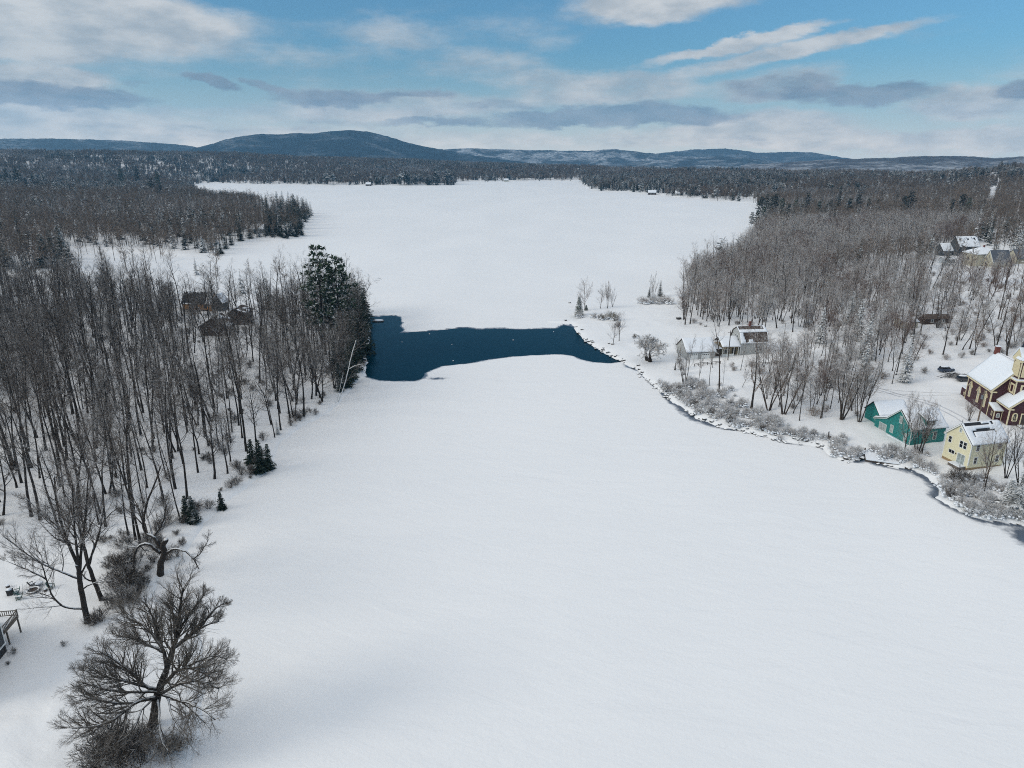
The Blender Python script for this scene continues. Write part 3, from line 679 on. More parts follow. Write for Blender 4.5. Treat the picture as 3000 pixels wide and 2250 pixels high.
def window(par, c, a, n, w, h, fm, pm, cols=1, rows=2, t=.12, arch=0, name='window', dbl=False):
    """c = middle of the sill line on the wall face, a = direction along the wall, n = outward"""
    c = A(c, float); f = MB(); p = MB()
    if arch:                                     # pointed or round top of height arch above h
        top = [c + a * (w / 2 * math.cos(q)) + Z * (h + arch * math.sin(q)) for q in np.linspace(0, math.pi, 9)]
        ring = [c + a * w / 2, *top, c - a * w / 2]
        p.extr([q + n * .03 for q in ring], n * .02)
        for i in range(len(ring)): f.bar(ring[i] + n * .05, ring[(i + 1) % len(ring)] + n * .05, t, t)
    else:
        q = [c - a * w / 2, c + a * w / 2, c + a * w / 2 + Z * h, c - a * w / 2 + Z * h]
        p.extr([k + n * .015 for k in q], n * .02)
        for s in (-1, 1): f.extr([c + a * (s * w / 2 - t / 2) - Z * t, c + a * (s * w / 2 + t / 2) - Z * t, c + a * (s * w / 2 + t / 2) + Z * (h + t), c + a * (s * w / 2 - t / 2) + Z * (h + t)], n * .07)
        for zz in (-t, h): f.extr([c - a * (w / 2 - t / 2) + Z * zz, c + a * (w / 2 - t / 2) + Z * zz, c + a * (w / 2 - t / 2) + Z * (zz + t), c - a * (w / 2 - t / 2) + Z * (zz + t)], n * .066)
    for i in range(1, cols): k = c + a * (-w / 2 + w * i / cols); f.extr([k - a * .035, k + a * .035, k + a * .035 + Z * h, k - a * .035 + Z * h], n * .058)
    for i in range(1, rows): k = c + Z * h * i / rows; f.extr([k - a * (w / 2 - .02) - Z * .03, k + a * (w / 2 - .02) - Z * .03, k + a * (w / 2 - .02) + Z * .03, k - a * (w / 2 - .02) + Z * .03], n * .052)
    fo = f.build(name, fm, par); p.build('pane', pm, fo); return fo
def slab(mb, quad, th):
    q = A(quad, float); n = unit(np.cross(q[1] - q[0], q[3] - q[0])); n = n if n[2] > 0 else -n; mb.extr(q, n * th); return n
def snowsheet(mb, quad, th, mask=None, nu=26, nv=14, seed=0, drop=0.0):
    """snow lying on a roof slope: quad = eave0, eave1, ridge1, ridge0; mask(s, t) False where the roof is bare"""
    q = A(quad, float); n = unit(np.cross(q[1] - q[0], q[3] - q[0])); n = n if n[2] > 0 else -n
    P = [[(q[0] * (1 - i / nu) + q[1] * (i / nu)) * (1 - j / nv) + (q[3] * (1 - i / nu) + q[2] * (i / nu)) * (j / nv) for j in range(nv + 1)] for i in range(nu + 1)]
    keep = np.ones((nu, nv), bool)
    if mask:
        for i in range(nu):
            for j in range(nv): keep[i, j] = mask((i + .5) / nu, (j + .5) / nv)
    vs, ix = [], {}
    def vid(i, j, top):
        k = (i, j, top)
        if k not in ix:
            e = min(1, .45 + .55 * min(i, nu - i, j + 1, nv - j + 1) / 2.) if top else 0
            hh = th * (e + .35 * fbm(A([i * .37 + seed]), A([j * .41]), 3)[0]) if top else .006
            ix[k] = len(vs); vs.append(P[i][j] + n * hh)
        return ix[k]
    fs = []
    for i in range(nu):
        for j in range(nv):
            if not keep[i, j]: continue
            fs.append((vid(i, j, 1), vid(i + 1, j, 1), vid(i + 1, j + 1, 1), vid(i, j + 1, 1)))
            for (di, dj, a0, a1) in ((-1, 0, (i, j + 1), (i, j)), (1, 0, (i + 1, j), (i + 1, j + 1)), (0, -1, (i, j), (i + 1, j)), (0, 1, (i + 1, j + 1), (i, j + 1))):
                ii, jj = i + di, j + dj
                if 0 <= ii < nu and 0 <= jj < nv and keep[ii, jj]: continue
                fs.append((vid(*a0, 0), vid(*a1, 0), vid(*a1, 1), vid(*a0, 1)))
    mb.add(vs, fs)
AVOID = []
def house(name, label, px, py, yaw, z=None, rad=0, mid=(0, 0)):
    p = at(px, py)
    o = thing(name, label, 'house' if 'church' not in name else 'church', p, R(yaw))
    if rad:
        c, s = math.cos(R(yaw)), math.sin(R(yaw)); AVOID.append((p[0] + mid[0] * c - mid[1] * s, p[1] + mid[0] * s + mid[1] * c, rad))
    return o
def gable(par, u0, u1, v0, v1, zb, ze, zr, wm, rm, vr=None, over=.3, th=.14, snow=.22, masks=(None, None), seed=0, wall='wall', trim=None, roofname='roof'):
    """block with its ridge along u; returns nothing, adds wall, roof and snow parts"""
    vr = (v0 + v1) / 2 if vr is None else vr
    w = MB(); w.extr([(u0, v0, zb), (u0, v1, zb), (u0, v1, ze[1]), (u0, vr, zr), (u0, v0, ze[0])], (u1 - u0, 0, 0)); w.build(wall, wm, par)
    r = MB(); s = MB(); a, b = u0 - over, u1 + over
    for (vv, zz, mk) in ((v0, ze[0], masks[0]), (v1, ze[1], masks[1])):
        sl = (zr - zz) / (vr - vv); sg = -1 if vv < vr else 1; ve = vv + sg * over; z_ = zz + sl * (ve - vv) + .02
        n = slab(r, [(a, ve, z_), (b, ve, z_), (b, vr, zr + .02), (a, vr, zr + .02)], th)
        if snow:
            off = n * (th + .004)
            snowsheet(s, [A([a + .05, ve, z_]) + off, A([b - .05, ve, z_]) + off, A([b - .05, vr - sg * .02, zr + .02]) + off, A([a + .05, vr - sg * .02, zr + .02]) + off], snow, mk, seed=seed)
    ro = r.build(roofname, rm, par)
    if snow: s.build('roof_snow', M['snow'], ro, True)
    if trim:
        t = MB()
        for uu in (u0 - over - .03,):
            for (vv, zz) in ((v0, ze[0]), (v1, ze[1])):
                sl = (zr - zz) / (vr - vv); sg = -1 if vv < vr else 1; ve = vv + sg * over
                t.bar((uu, ve, zz + sl * (ve - vv) - .06), (uu, vr, zr - .06), .06, .24)
        t.build('rake_board', trim, par)
        for vv in (v0, v1): t = MB(); t.box(u0 - .03, u0 + .16, vv - .03 if vv == v0 else vv - .16, vv + .16 if vv == v0 else vv + .03, zb + .5, (ze[0] if vv == v0 else ze[1]) - .05); t.build('corner_board', trim, par)
        t = MB(); t.box(u1 - .16, u1 + .03, v0 - .03, v0 + .16, zb + .5, ze[0] - .05); t.build('corner_board', trim, par)
    return ro

# ---- cream yellow house by the shore
YH = house('yellow_house', 'cream yellow two storey house standing at the edge of the lake', 2831.5, 1379, 12, rad=8, mid=(4.5, 3.4)); YH.location.z += .45
def ymask(s, t):
    k = fbm(A([s * 9]), A([t * 5]), 3)[0]
    if t > .88 and .03 < s < .80 and k > -.12: return False
    if abs(t - (.66 - .25 * abs(s - .45) ** 2 * 4)) < .055 and .16 < s < .78: return False
    if .14 < s < .20 and .38 < t < .66: return False
    return True
gable(YH, 0, 9, 0, 6.9, .15, (5.75, 5.75), 9.0, M['yellow'], M['shingle'], over=.32, masks=(ymask, None), seed=3, trim=M['white'])
mb = MB(); mb.box(.05, 8.95, .05, 6.85, -2.2, .15); mb.build('foundation', M['found'], YH)
nx, ny = A([-1., 0, 0]), A([0, -1., 0])
window(YH, (0, 5.6, 3.95), -Y, nx, .85, 1.35, M['white'], M['glass']); window(YH, (0, 2.62, 3.95), -Y, nx, .85, 1.45, M['white'], M['glass']); window(YH, (0, 1.62, 3.95), -Y, nx, .85, 1.45, M['white'], M['glass'])
window(YH, (0, 4.6, 1.72), -Y, nx, 1.5, .75, M['white'], M['glass'], 2, 1); window(YH, (0, 3.45, 7.2), -Y, nx, .6, .85, M['white'], M['glass_pale'], 1, 2)
window(YH, (0, 2.0, .42), -Y, nx, 2.0, 2.1, M['white'], M['glass_pale'], 2, 1, name='sliding_door')
for u in (1.65, 7.2): window(YH, (u, 0, 4.05), X, ny, .85, 1.45, M['white'], M['glass']); window(YH, (u, 0, 1.05), X, ny, .85, 1.45, M['white'], M['glass'])
window(YH, (4.55, 0, 1.9), X, ny, .5, .4, M['white'], M['glass'], 1, 1, .07)
mb = MB(); mb.box(-1.7, -.01, .4, 3.4, -.6, .22); st = mb.build('step', M['wood'], YH); mb = MB(); mb.box(-1.65, -.05, .45, 3.35, .224, .42); mb.build('step_snow', M['snow'], st)
mb = MB(); mb.blob((-.12, 3.45, 2.1), (.12, .14, .2), np.random.RandomState(3)); mb.build('wall_lamp', M['wood_dk'], YH)
mb = MB(); mb.tube([(.9, 4.4, 7.9), (.9, 4.4, 9.6)], .06, 8, cap=True); mb.build('vent_pipe', M['metal'], YH)

# ---- teal cottage
TH = house('teal_house', 'bright teal cottage with a catslide roof beside the yellow house', 2663.5, 1304.8, 10, rad=11, mid=(4.5, 8)); TH.location.z += .25
w = MB(); prof = [(0, 0, -1.6), (0, 12.3, -2.6), (0, 12.3, 2.05), (0, 8.2, 3.5), (0, 4.06, 7.05), (0, 0, 3.95)]; w.extr(prof, (9.0, 0, 0)); w.build('wall', M['teal'], TH)
r = MB(); s = MB()
for (e, zr_, mk) in (((-.35, 3.63), (4.06, 7.07), None), ((8.2, 3.52), (4.06, 7.07), None), ((12.65, 1.95), (8.2, 3.52), None)):
    q = [(-.35, e[0], e[1]), (9.3, e[0], e[1]), (9.3, zr_[0], zr_[1]), (-.35, zr_[0], zr_[1])]
    n = slab(r, q, .14); off = n * .145; q = [A(k) + off for k in q]; q[0] = q[0] + .1 * X; q[3] = q[3] + .1 * X; snowsheet(s, q, .24, None, seed=e[0])
ro = r.build('roof', M['shingle'], TH); s.build('roof_snow', M['snow'], ro, True)
t = MB()
for a_, b_ in (((12.65, 1.86), (8.2, 3.43)), ((8.2, 3.43), (4.06, 6.98)), ((4.06, 6.98), (-.35, 3.54))): t.bar((-.40, *a_), (-.40, *b_), .06, .20)
t.build('rake_board', M['gtrim'], TH); t = MB(); t.box(-.04, .10, -.04, .12, -1.2, 3.6); t.build('corner_board', M['gtrim'], TH)
gable(TH, 1.0, 9.0, 12.32, 17.5, -2.5, (2.75, 2.75), 5.2, M['teal'], M['shingle'], seed=9, wall='wing_wall', roofname='wing_roof')
# dormer facing the lawn side
w = MB(); w.extr([(3.5, .02, 4.0), (3.5, .02, 5.75), (3.5, 3.4, 6.75), (3.5, 3.4, 6.6)], (2.3, 0, 0)); w.build('dormer_wall', M['teal'], TH)
r = MB(); s = MB(); q = [(3.2, -.35, 5.68), (6.1, -.35, 5.68), (6.1, 3.6, 6.85), (3.2, 3.6, 6.85)]; n = slab(r, q, .1); dr = r.build('dormer_roof', M['shingle'], TH)
snowsheet(s, [A(k) + n * .105 for k in q], .2, None, 10, 8); s.build('roof_snow', M['snow'], dr, True)
for u in (4.1, 4.65, 5.2): window(TH, (u, .02, 4.35), X, ny, .45, 1.15, M['gtrim'], M['glass'], 1, 2, .07)
window(TH, (0, 9.35, -.55), -Y, nx, 2.5, 2.15, M['gtrim'], M['glass_pale'], 2, 1, name='sliding_door')
window(TH, (0, 6.3, .55), -Y, nx, 1.0, 1.75, M['gtrim'], M['glass_pale'], 1, 2); window(TH, (0, 3.85, 3.9), -Y, nx, .85, 1.6, M['gtrim'], M['glass_pale'], 1, 2)
window(TH, (0, 1.55, .0), -Y, nx, .9, 2.0, M['gtrim'], M['glass_pale'], 1, 2, name='side_door')
window(TH, (6.3, 0, .95), X, ny, .85, 1.75, M['gtrim'], M['glass'], 1, 2); window(TH, (1.0, 13.2, .9), -Y, nx, .7, 1.2, M['gtrim'], M['wood'], 1, 2)
mb = MB(); mb.box(-1.9, -.05, 7.3, 11.6, -2.6, -.75); st = mb.build('step', M['wood_dk'], TH); mb = MB(); mb.box(-1.85, -.05, 7.35, 11.5, -.745, -.5); mb.build('step_snow', M['snow'], st)
mb = MB(); mb.box(-.5, -.02, .1, 7.2, -1.6, -.35); st = mb.build('sill_ledge', M['gtrim'], TH); mb = MB(); mb.box(-.48, -.02, .15, 7.2, -.346, -.2); mb.build('ledge_snow', M['snow'], st)

# ---- maroon church at the right edge
CHU = house('church', 'maroon clapboard church with cream trim and belfry at the right edge', 2740 + 890 * .16883, 980 + 1400 * .16883, -10, rad=14, mid=(6, 5))
def church():
    m, tr = M['maroon'], M['trim']
    # nave: ridge along v, so build rotated quads directly
    w = MB(); w.extr([(0, 0, -2), (11.2, 0, -2), (11.2, 0, 7.1), (5.6, 0, 13.3), (0, 0, 7.1)], (0, 12.9, 0)); w.build('nave_wall', m, CHU)
    r = MB(); s = MB()
    for e, zr_ in (((-.4, 6.66), (5.6, 13.34)), ((11.6, 6.66), (5.6, 13.34))):
        q = [(e[0], -.45, e[1]), (e[0], 13.3, e[1]), (zr_[0], 13.3, zr_[1]), (zr_[0], -.45, zr_[1])]; n = slab(r, q, .16)
        snowsheet(s, [A(k) + n * .165 for k in q], .3, None, 24, 14, 5)
    ro = r.build('nave_roof', M['shingle'], CHU); s.build('roof_snow', M['snow'], ro, True)
    t = MB(); t.box(-.42, -.1, -.44, 13.28, 6.25, 6.62); t.box(-.05, .22, -.05, .22, -1, 6.3); t.box(-.05, .2, 12.7, 12.95, -1, 6.3)
    t.bar((-.4, -.49, 6.55), (5.6, -.49, 13.2), .07, .38); t.bar((11.6, -.49, 6.55), (5.6, -.49, 13.2), .07, .38); t.box(-.45, 1.0, -.47, -.02, 6.2, 6.5)
    t.build('cornice', tr, CHU)
    for v in (10.7, 6.1, 2.4):
        k = A([0, v, 1.5]); f = MB(); p = MB()
        ring = [k + Y * .42, k + Y * .42 + Z * 2.7, k + Z * 3.5, k - Y * .42 + Z * 2.7, k - Y * .42]; p.extr([q + nx * .03 for q in ring], nx * .03)
        for i in range(5): f.bar(ring[i] + nx * .06, ring[(i + 1) % 5] + nx * .06, .26, .14)
        f.bar(k + nx * .12 + Y * 1.0 + Z * 2.75, k + nx * .12 + Z * 4.15, .26, .16); f.bar(k + nx * .12 - Y * 1.0 + Z * 2.75, k + nx * .12 + Z * 4.15, .26, .16)
        f.bar(k + nx * .06 + Z * .1, k + nx * .06 + Z * 3.3, .08, .06)
        fo = f.build('pointed_window', tr, CHU); p.build('pane', M['glass_pale'], fo)
    mb = MB(); mb.box(4.7, 5.7, 12.0, 12.9, 12.5, 15.1); c_ = mb.build('chimney', M['brick'], CHU); mb = MB(); mb.box(4.66, 5.74, 11.96, 12.94, 15.11, 15.3); mb.build('chimney_snow', M['snow'], c_)
    # annex behind, low
    w = MB(); w.box(.3, 4, 12.92, 16.2, -2, 2.5); an = w.build('annex', m, CHU); s = MB(); s.box(.15, 4.15, 12.93, 16.35, 2.51, 2.8); s.build('roof_snow', M['snow'], an)
    window(CHU, (.3, 14.2, .8), -Y, nx, .5, .6, tr, M['glass'], 1, 1)
    t = MB(); t.box(.24, .3, 15.2, 16.1, -.6, 1.9); t.build('annex_door', M['maroon'], CHU)
    # tower
    w = MB(); w.box(3.5, 7.7, -3, 1.2, -2, 10.2); w.build('tower_wall', m, CHU)
    t = MB(); t.box(3.15, 8.05, -3.35, 1.55, 10.2, 10.5)
    for u in (3.44, 7.52): t.box(u, u + .24, -3.06, -2.82, -1, 10.2)
    t.box(3.44, 3.6, -.2, 0.0, 7, 10.2)
    co = t.build('tower_cornice', tr, CHU); s = MB(); s.box(3.2, 8.0, -3.3, 1.5, 10.504, 10.72); s.build('cornice_snow', M['snow'], co)
    window(CHU, (3.5, -1.6, 7.25), -Y, nx, 1.5, 1.7, tr, m, 1, 1, .42, name='blind_window'); window(CHU, (5.6, -3, 7.25), X, ny, 1.5, 1.7, tr, m, 1, 1, .42, name='blind_window')
    w = MB(); w.box(3.85, 7.35, -2.65, .85, 10.5, 15.6); w.build('belfry_wall', m, CHU)
    t = MB()
    for (c, a, n) in ((A([3.85, -.9, 11.2]), -Y, nx), (A([5.6, -2.65, 11.2]), X, ny)):
        ring = [c - a * 1.35, c + a * 1.35, c + a * 1.35 + Z * 2.9, c + a * .9 + Z * 3.9, c + Z * 4.3, c - a * .9 + Z * 3.9, c - a * 1.35 + Z * 2.9]; t.extr([q + n * .02 for q in ring], n * .1)
        for i in range(14): t.extr([c - a * 1.2 + Z * (.1 + i * .2) + n * .12, c + a * 1.2 + Z * (.1 + i * .2) + n * .12, c + a * 1.2 + Z * (.2 + i * .2) + n * .12, c - a * 1.2 + Z * (.2 + i * .2) + n * .12], n * .05)
    t.build('louvre', tr, CHU)
    t = MB()
    for (sx_, sy_) in ((3.8, -2.7), (7.2, -2.7), (3.8, .7)): t.box(sx_, sx_ + .22, sy_, sy_ + .22, 10.5, 15.6)
    for (c, a, n) in ((A([3.55, -.9, 15.0]), -Y, nx), (A([5.6, -2.95, 15.0]), X, ny)):
        t.extr([c - a * 2.2, c + a * 2.2, c + a * 2.2 + Z * .5, c + Z * 3.1, c - a * 2.2 + Z * .5], -n * .3)
    t.build('gablet', tr, CHU)
    s = MB()
    for (c, a, n) in ((A([3.45, -.9, 15.5]), -Y, nx), (A([5.6, -3.05, 15.5]), X, ny)):
        for sg in (-1, 1): q = [c + a * sg * 2.3 + Z * .05, c + a * sg * 2.3 + Z * .05 - n * 2.2, c + Z * 2.7 - n * 2.2, c + Z * 2.7]; slab(s, q, .25)
    s.build('gablet_snow', M['snow'], CHU)
    sp = MB(); b_ = [A([3.9, -2.6, 16]), A([7.3, -2.6, 16]), A([7.3, .8, 16]), A([3.9, .8, 16])]; sp.add(b_ + [A([5.6, -.9, 24])], [(0, 1, 4), (1, 2, 4), (2, 3, 4), (3, 0, 4), (3, 2, 1, 0)]); sp.build('spire', M['navy'], CHU)
    # vestibule with gable to the front, its ridge along v
    w = MB(); w.extr([(1.9, -6.0, -2), (9.3, -6.0, -2), (9.3, -6.0, 4.6), (5.6, -6.0, 7.9), (1.9, -6.0, 4.6)], (0, 5.98, 0)); w.build('vestibule_wall', m, CHU)
    r = MB(); s = MB()
    for e, zr_ in (((1.45, 4.22), (5.6, 7.95)), ((9.75, 4.22), (5.6, 7.95))):
        q = [(e[0], -6.4, e[1]), (e[0], -.05, e[1]), (zr_[0], -.05, zr_[1]), (zr_[0], -6.4, zr_[1])]; n = slab(r, q, .14); snowsheet(s, [A(k) + n * .145 for k in q], .26, None, 12, 10, 2)
    ro = r.build('vestibule_roof', M['shingle'], CHU); s.build('roof_snow', M['snow'], ro, True)
    t = MB(); t.bar((1.45, -6.45, 4.12), (5.6, -6.45, 7.85), .07, .36); t.bar((9.75, -6.45, 4.12), (5.6, -6.45, 7.85), .07, .36); t.box(1.43, 1.72, -6.38, -.1, 3.85, 4.18); t.box(1.84, 2.08, -6.06, -5.8, -1, 4.1); t.box(1.5, 2.7, -6.42, -6.02, 3.8, 4.08)
    t.build('vestibule_trim', tr, CHU)
    window(CHU, (3.3, -6.0, 1.0), X, ny, .95, 1.4, tr, M['glass'], 2, 2, .26, arch=.55, name='arched_window')
    mb = MB(); k = A([5.2, -6.03, 6.0]); q = [k + X * .6 * math.cos(a) + Z * .6 * math.sin(a) for a in np.linspace(0, 2 * math.pi, 17)]
    for i in range(16): mb.bar(q[i], q[i + 1], .22, .1)
    mb.build('round_window', tr, CHU)
    t = MB(); t.box(4.6, 4.85, -6.08, -6.01, -.6, 3.0); t.box(4.85, 7.0, -6.08, -6.01, 2.75, 3.0); t.box(6.75, 7.0, -6.08, -6.01, -.6, 2.75); d_ = t.build('door_frame', tr, CHU)
    t = MB(); t.box(4.9, 6.7, -6.05, -6.01, -.6, 2.7); t.build('door', M['wood_dk'], CHU)
    # lean-to block in the corner
    w = MB(); w.box(.02, 1.88, -3.2, -.02, -2, 2.4); w.build('lean_to_wall', m, CHU)
    r = MB(); s = MB(); q = [(-.25, -3.5, 2.35), (2.1, -3.5, 2.35), (1.85, -.05, 3.3), (-.25, -.05, 3.3)]; n = slab(r, q, .14); ro = r.build('lean_to_roof', tr, CHU); snowsheet(s, [A(k) + n * .145 for k in q], .4, None, 10, 8, 7); s.build('roof_snow', M['snow'], ro, True)
    t = MB(); t.box(-.02, .18, -3.24, -3.04, -1, 2.3); t.box(1.7, 1.86, -3.24, -3.21, -1, 2.3); t.build('lean_to_trim', tr, CHU)
    window(CHU, (.02, -2.1, .9), -Y, nx, .45, .9, tr, M['glass'], 1, 2); window(CHU, (.95, -3.2, .7), X, ny, .7, .8, M['white'], M['glass_pale'], 1, 1, .1, arch=.3, name='arched_window')
    # ramp with railings before the door
    mb = MB(); mb.box(4.2, 9, -8.2, -6.1, -1.2, -.15); rp = mb.build('ramp', M['wood'], CHU)
    t = MB()
    for u in np.arange(4.3, 9, 1.1): t.box(u, u + .1, -8.2, -8.1, -.15, 1.0)
    for zz in (.1, .5, .95): t.box(4.2, 9, -8.12, -8.04, zz, zz + .09)
    t.build('ramp_railing', M['wood'], CHU); s = MB(); s.box(4.25, 8.95, -8.0, -6.15, -.146, .1); s.build('ramp_snow', M['snow'], rp)
church()

# ---- white farmhouse with gambrel roof and garage
FH = house('farmhouse', 'pale farmhouse with brown gambrel roof, porch and long garage behind bare trees', 1940 + 1400 * .16275, 920 + 745 * .16275, 7, rad=10, mid=(4, 4))
AVOID.append((AVOID[-1][0] - 17, AVOID[-1][1] - 2, 8))
w = MB(); w.extr([(0, 0, -2), (0, 8, -2), (0, 8, 4.7), (0, 6.7, 7.4), (0, 4, 8.9), (0, 1.3, 7.4), (0, 0, 4.7)], (9.2, 0, 0)); w.build('wall', M['white_sid'], FH)
r = MB(); s = MB()
def fm_low(a, t): return t < .06 + .15 * max(0, fbm(A([a * 8]), A([t * 3 + 4]), 3)[0] + .1) or a < .10 + .10 * (1 - t) or a > .97 or (.30 < a < .44 and t < .38)
def fm_up(a, t): return not (t > .45 and .04 < a < .9 and fbm(A([a * 7]), A([t * 4]), 3)[0] > -.2)
for e, zr_, mk in (((-.35, 4.15), (1.3, 7.45), fm_low), ((1.3, 7.45), (4, 8.95), fm_up), ((8.35, 4.15), (6.7, 7.45), None), ((6.7, 7.45), (4, 8.95), None)):
    q = [(-.35, e[0], e[1]), (9.55, e[0], e[1]), (9.55, zr_[0], zr_[1]), (-.35, zr_[0], zr_[1])]; n = slab(r, q, .12); snowsheet(s, [A(k) + n * .125 for k in q], .2, mk, 34, 14, e[0])
ro = r.build('roof', M['shingle_br'], FH); s.build('roof_snow', M['snow'], ro, True)
mb = MB(); mb.box(4.0, 4.7, 3.7, 4.4, 8.7, 10.6); mb.build('chimney', M['brick'], FH)
window(FH, (6.3, 0, 1.3), X, ny, 1.0, 1.8, M['white'], M['glass'], 2, 2)
for u in (5.15, 7.0): sh = MB(); sh.box(u, u + .45, -.06, -.005, 1.2, 3.2); sh.build('shutter', M['black'], FH)
for v in (2.0, 3.3, 4.8): window(FH, (0, v, 4.9), -Y, nx, .7, 1.3, M['white'], M['glass'])
w = MB(); w.box(-6.4, -.02, 1.6, 7, -2, 3.2); w.build('porch_wall', M['porch_tan'], FH)
r = MB(); s = MB()
for q in ([(-6.7, -.4, 3.1), (-.02, -.4, 3.1), (-.02, 3.8, 5.7), (-6.7, 3.8, 5.7)], [(-6.7, 7.4, 3.4), (-.02, 7.4, 3.4), (-.02, 3.8, 5.7), (-6.7, 3.8, 5.7)]):
    n = slab(r, q, .12); snowsheet(s, [A(k) + n * .125 for k in q], .2, None, 14, 10, 3)
ro = r.build('porch_roof', M['shingle_br'], FH); s.build('roof_snow', M['snow'], ro, True)
t = MB()
for u in (-6.3, -4.6, -2.4, -.9, -.15): t.box(u, u + .14, -.1, .04, -.4, 3.1)
t.box(-6.3, -2.4, -.08, .0, .55, .7); t.box(-6.3, -2.4, -.08, .0, -.1, .5); t.build('porch_post', M['white'], FH)
mb = MB(); mb.box(-6.4, -.02, -.1, 1.58, -2, -.35); mb.build('porch_floor', M['wood'], FH)
t = MB(); t.box(-2.3, -1.0, 1.5, 1.58, -.35, 2.2); t.build('door', M['wood_dk'], FH); window(FH, (-4, 1.58, .6), X, ny, 1.6, 1.2, M['white'], M['glass'], 2, 1)
ro = gable(FH, -19.4, -9.6, -1.7, 7.6, -3, (2.3, 2.3), 5.6, M['white_sid'], M['shingle_br'], over=.35, snow=.28, wall='garage_wall', roofname='garage_roof')
w = MB(); w.box(-9.58, -6.42, .6, 6.5, -2, 2.4); w.build('link_wall', M['wood_dk'], FH); s = MB(); s.box(-9.5, -6.45, .3, 6.8, 2.41, 2.75); s.build('link_snow', M['snow'], FH)
for u0 in (-18.4, -14.3):
    mb = MB(); mb.box(u0, u0 + 2.9, -1.78, -1.705, -.7, 1.75); dd = mb.build('garage_door', M['white'], FH)
    for i in range(4): mb = MB(); mb.box(u0 + .28 + i * .64, u0 + .68 + i * .64, -1.80, -1.785, 1.15, 1.42); mb.build('pane', M['glass'], dd)
window(FH, (-19.4, 4.4, .3), -Y, nx, .75, 1.2, M['white'], M['glass']); window(FH, (-19.4, 2.2, .3), -Y, nx, .75, 1.2, M['white'], M['glass']); window(FH, (-19.4, 2.9, 3.0), -Y, nx, .7, 1.0, M['white'], M['glass'])

# ---- cream house with grey roof, far right, and its neighbours
CR = house('cream_house', 'cream house with slate grey roof and a hipped snowy wing', 2700 + 1530 * .13562, 620 + 1200 * .13562, 5, rad=14, mid=(5, 7))
gable(CR, 0, 10.5, 0, 7.6, -3, (3.2, 3.2), 8.9, M['cream_sid'], M['slate'], vr=3.8, over=.35, snow=0, trim=M['white'])
w = MB(); w.box(-4.2, 9, 7.7, 19, -3, 6.0); w.build('wing_wall', M['cream_sid'], CR)
r = MB(); b_ = [(-4.7, 7.3, 6), (9.5, 7.3, 6), (9.5, 19.5, 6), (-4.7, 19.5, 6)]; t_ = [(1, 13.4, 9.2), (4, 13.4, 9.2)]; r.add(b_ + t_, [(0, 1, 5, 4), (1, 2, 5), (2, 3, 4, 5), (3, 0, 4), (3, 2, 1, 0)]); ro = r.build('wing_roof', M['shingle'], CR)
s = MB(); s.add([A(k) + Z * .05 for k in b_ + t_] + [A(k) + Z * .4 for k in b_ + t_], [(6, 7, 11, 10), (7, 8, 11), (8, 9, 10, 11), (9, 6, 10), (0, 1, 7, 6), (3, 0, 6, 9), (1, 2, 8, 7), (2, 3, 9, 8)]); s.build('roof_snow', M['snow'], ro)
mb = MB(); mb.box(3.0, 3.7, 13, 13.7, 8.8, 10.6); mb.build('chimney', M['brick'], CR)
window(CR, (0, 5.5, .7), -Y, nx, .9, 1.6, M['white'], M['glass']); window(CR, (0, 3.8, 4.8), -Y, nx, .8, 1.3, M['white'], M['glass']); window(CR, (-4.2, 14, 2), -Y, nx, 1.0, 1.7, M['white'], M['glass'])
for u in (3.6, 5.6, 8): window(CR, (u, 0, .8), X, ny, .9, 1.6, M['white'], M['glass'])
def small_house(name, label, px, py, yaw, L, Wd, he, hr, wm, rm, snow=.3, mask=None, wins=2, rad=9, pm=None, side=0):
    o = house(name, label, px, py, yaw, rad=rad, mid=(L / 2, Wd / 2))
    gable(o, 0, L, 0, Wd, -3, (he, he), hr, wm, rm, over=.35, snow=snow, masks=(mask, None), seed=px)
    for i in range(wins): window(o, (L * (i + .7) / (wins + .4), 0, he * .35), X, ny, .9, min(1.5, he * .5), M['white'], pm or M['glass'])
    for i in range(side): window(o, (0, Wd * (i + .6) / (side + .2), he * .4), -Y, nx, .8, 1.2, M['white'], pm or M['glass'])
    return o
small_house('grey_house', 'grey house with plain slate roof at the right edge beyond the cream house', 2978, 773, 4, 16, 9, 3.0, 7.5, M['cream_sid'], M['slate'], .0, None, 2)
nh = small_house('dark_house', 'dark green house with snow covered roof left of the cream house', 2702 + 770 * .13562, 620 + 960 * .13562, 3, 13, 10, 6.0, 11.5, M['dark_sid'], M['shingle'], .3, lambda a, t: fbm(A([a * 6 + 3]), A([t * 4]), 3)[0] > -.14, 2, 11)
mb = MB(); mb.box(2, 12.5, -3.2, -.05, -2, .3); pr_ = mb.build('porch_floor', M['wood'], nh); mb = MB(); mb.box(2, 12.5, -3.3, -.4, 2.5, 2.75); mb.build('porch_roof', M['snow'], nh)
small_house('grey_cottage', 'low grey cottage with a plain white snow roof among bare trees', 2702 + 440 * .13562, 620 + 960 * .13562, 4, 10.5, 9, 3.3, 7.4, M['dark_sid'], M['shingle'], .3, None, 2, 9)
small_house('tan_shed', 'small tan shed with flat snowy roof in the right wood', 2642, 962, 4, 6, 5, 2.4, 3.3, M['cream_sid'], M['shingle'], .25, None, 1, 5)
small_house('brown_shed', 'dark brown shed standing right of the tan shed', 2706, 951, 2, 10.5, 5, 2.3, 3.4, M['brown_sid'], M['shingle_br'], 0, None, 2, 6)
small_house('pale_shed', 'pale blue garden shed below the grey cottage', 2762, 772, 0, 7, 4, 2.4, 3.4, M['paleblue'], M['shingle'], .3, None, 1, 5)

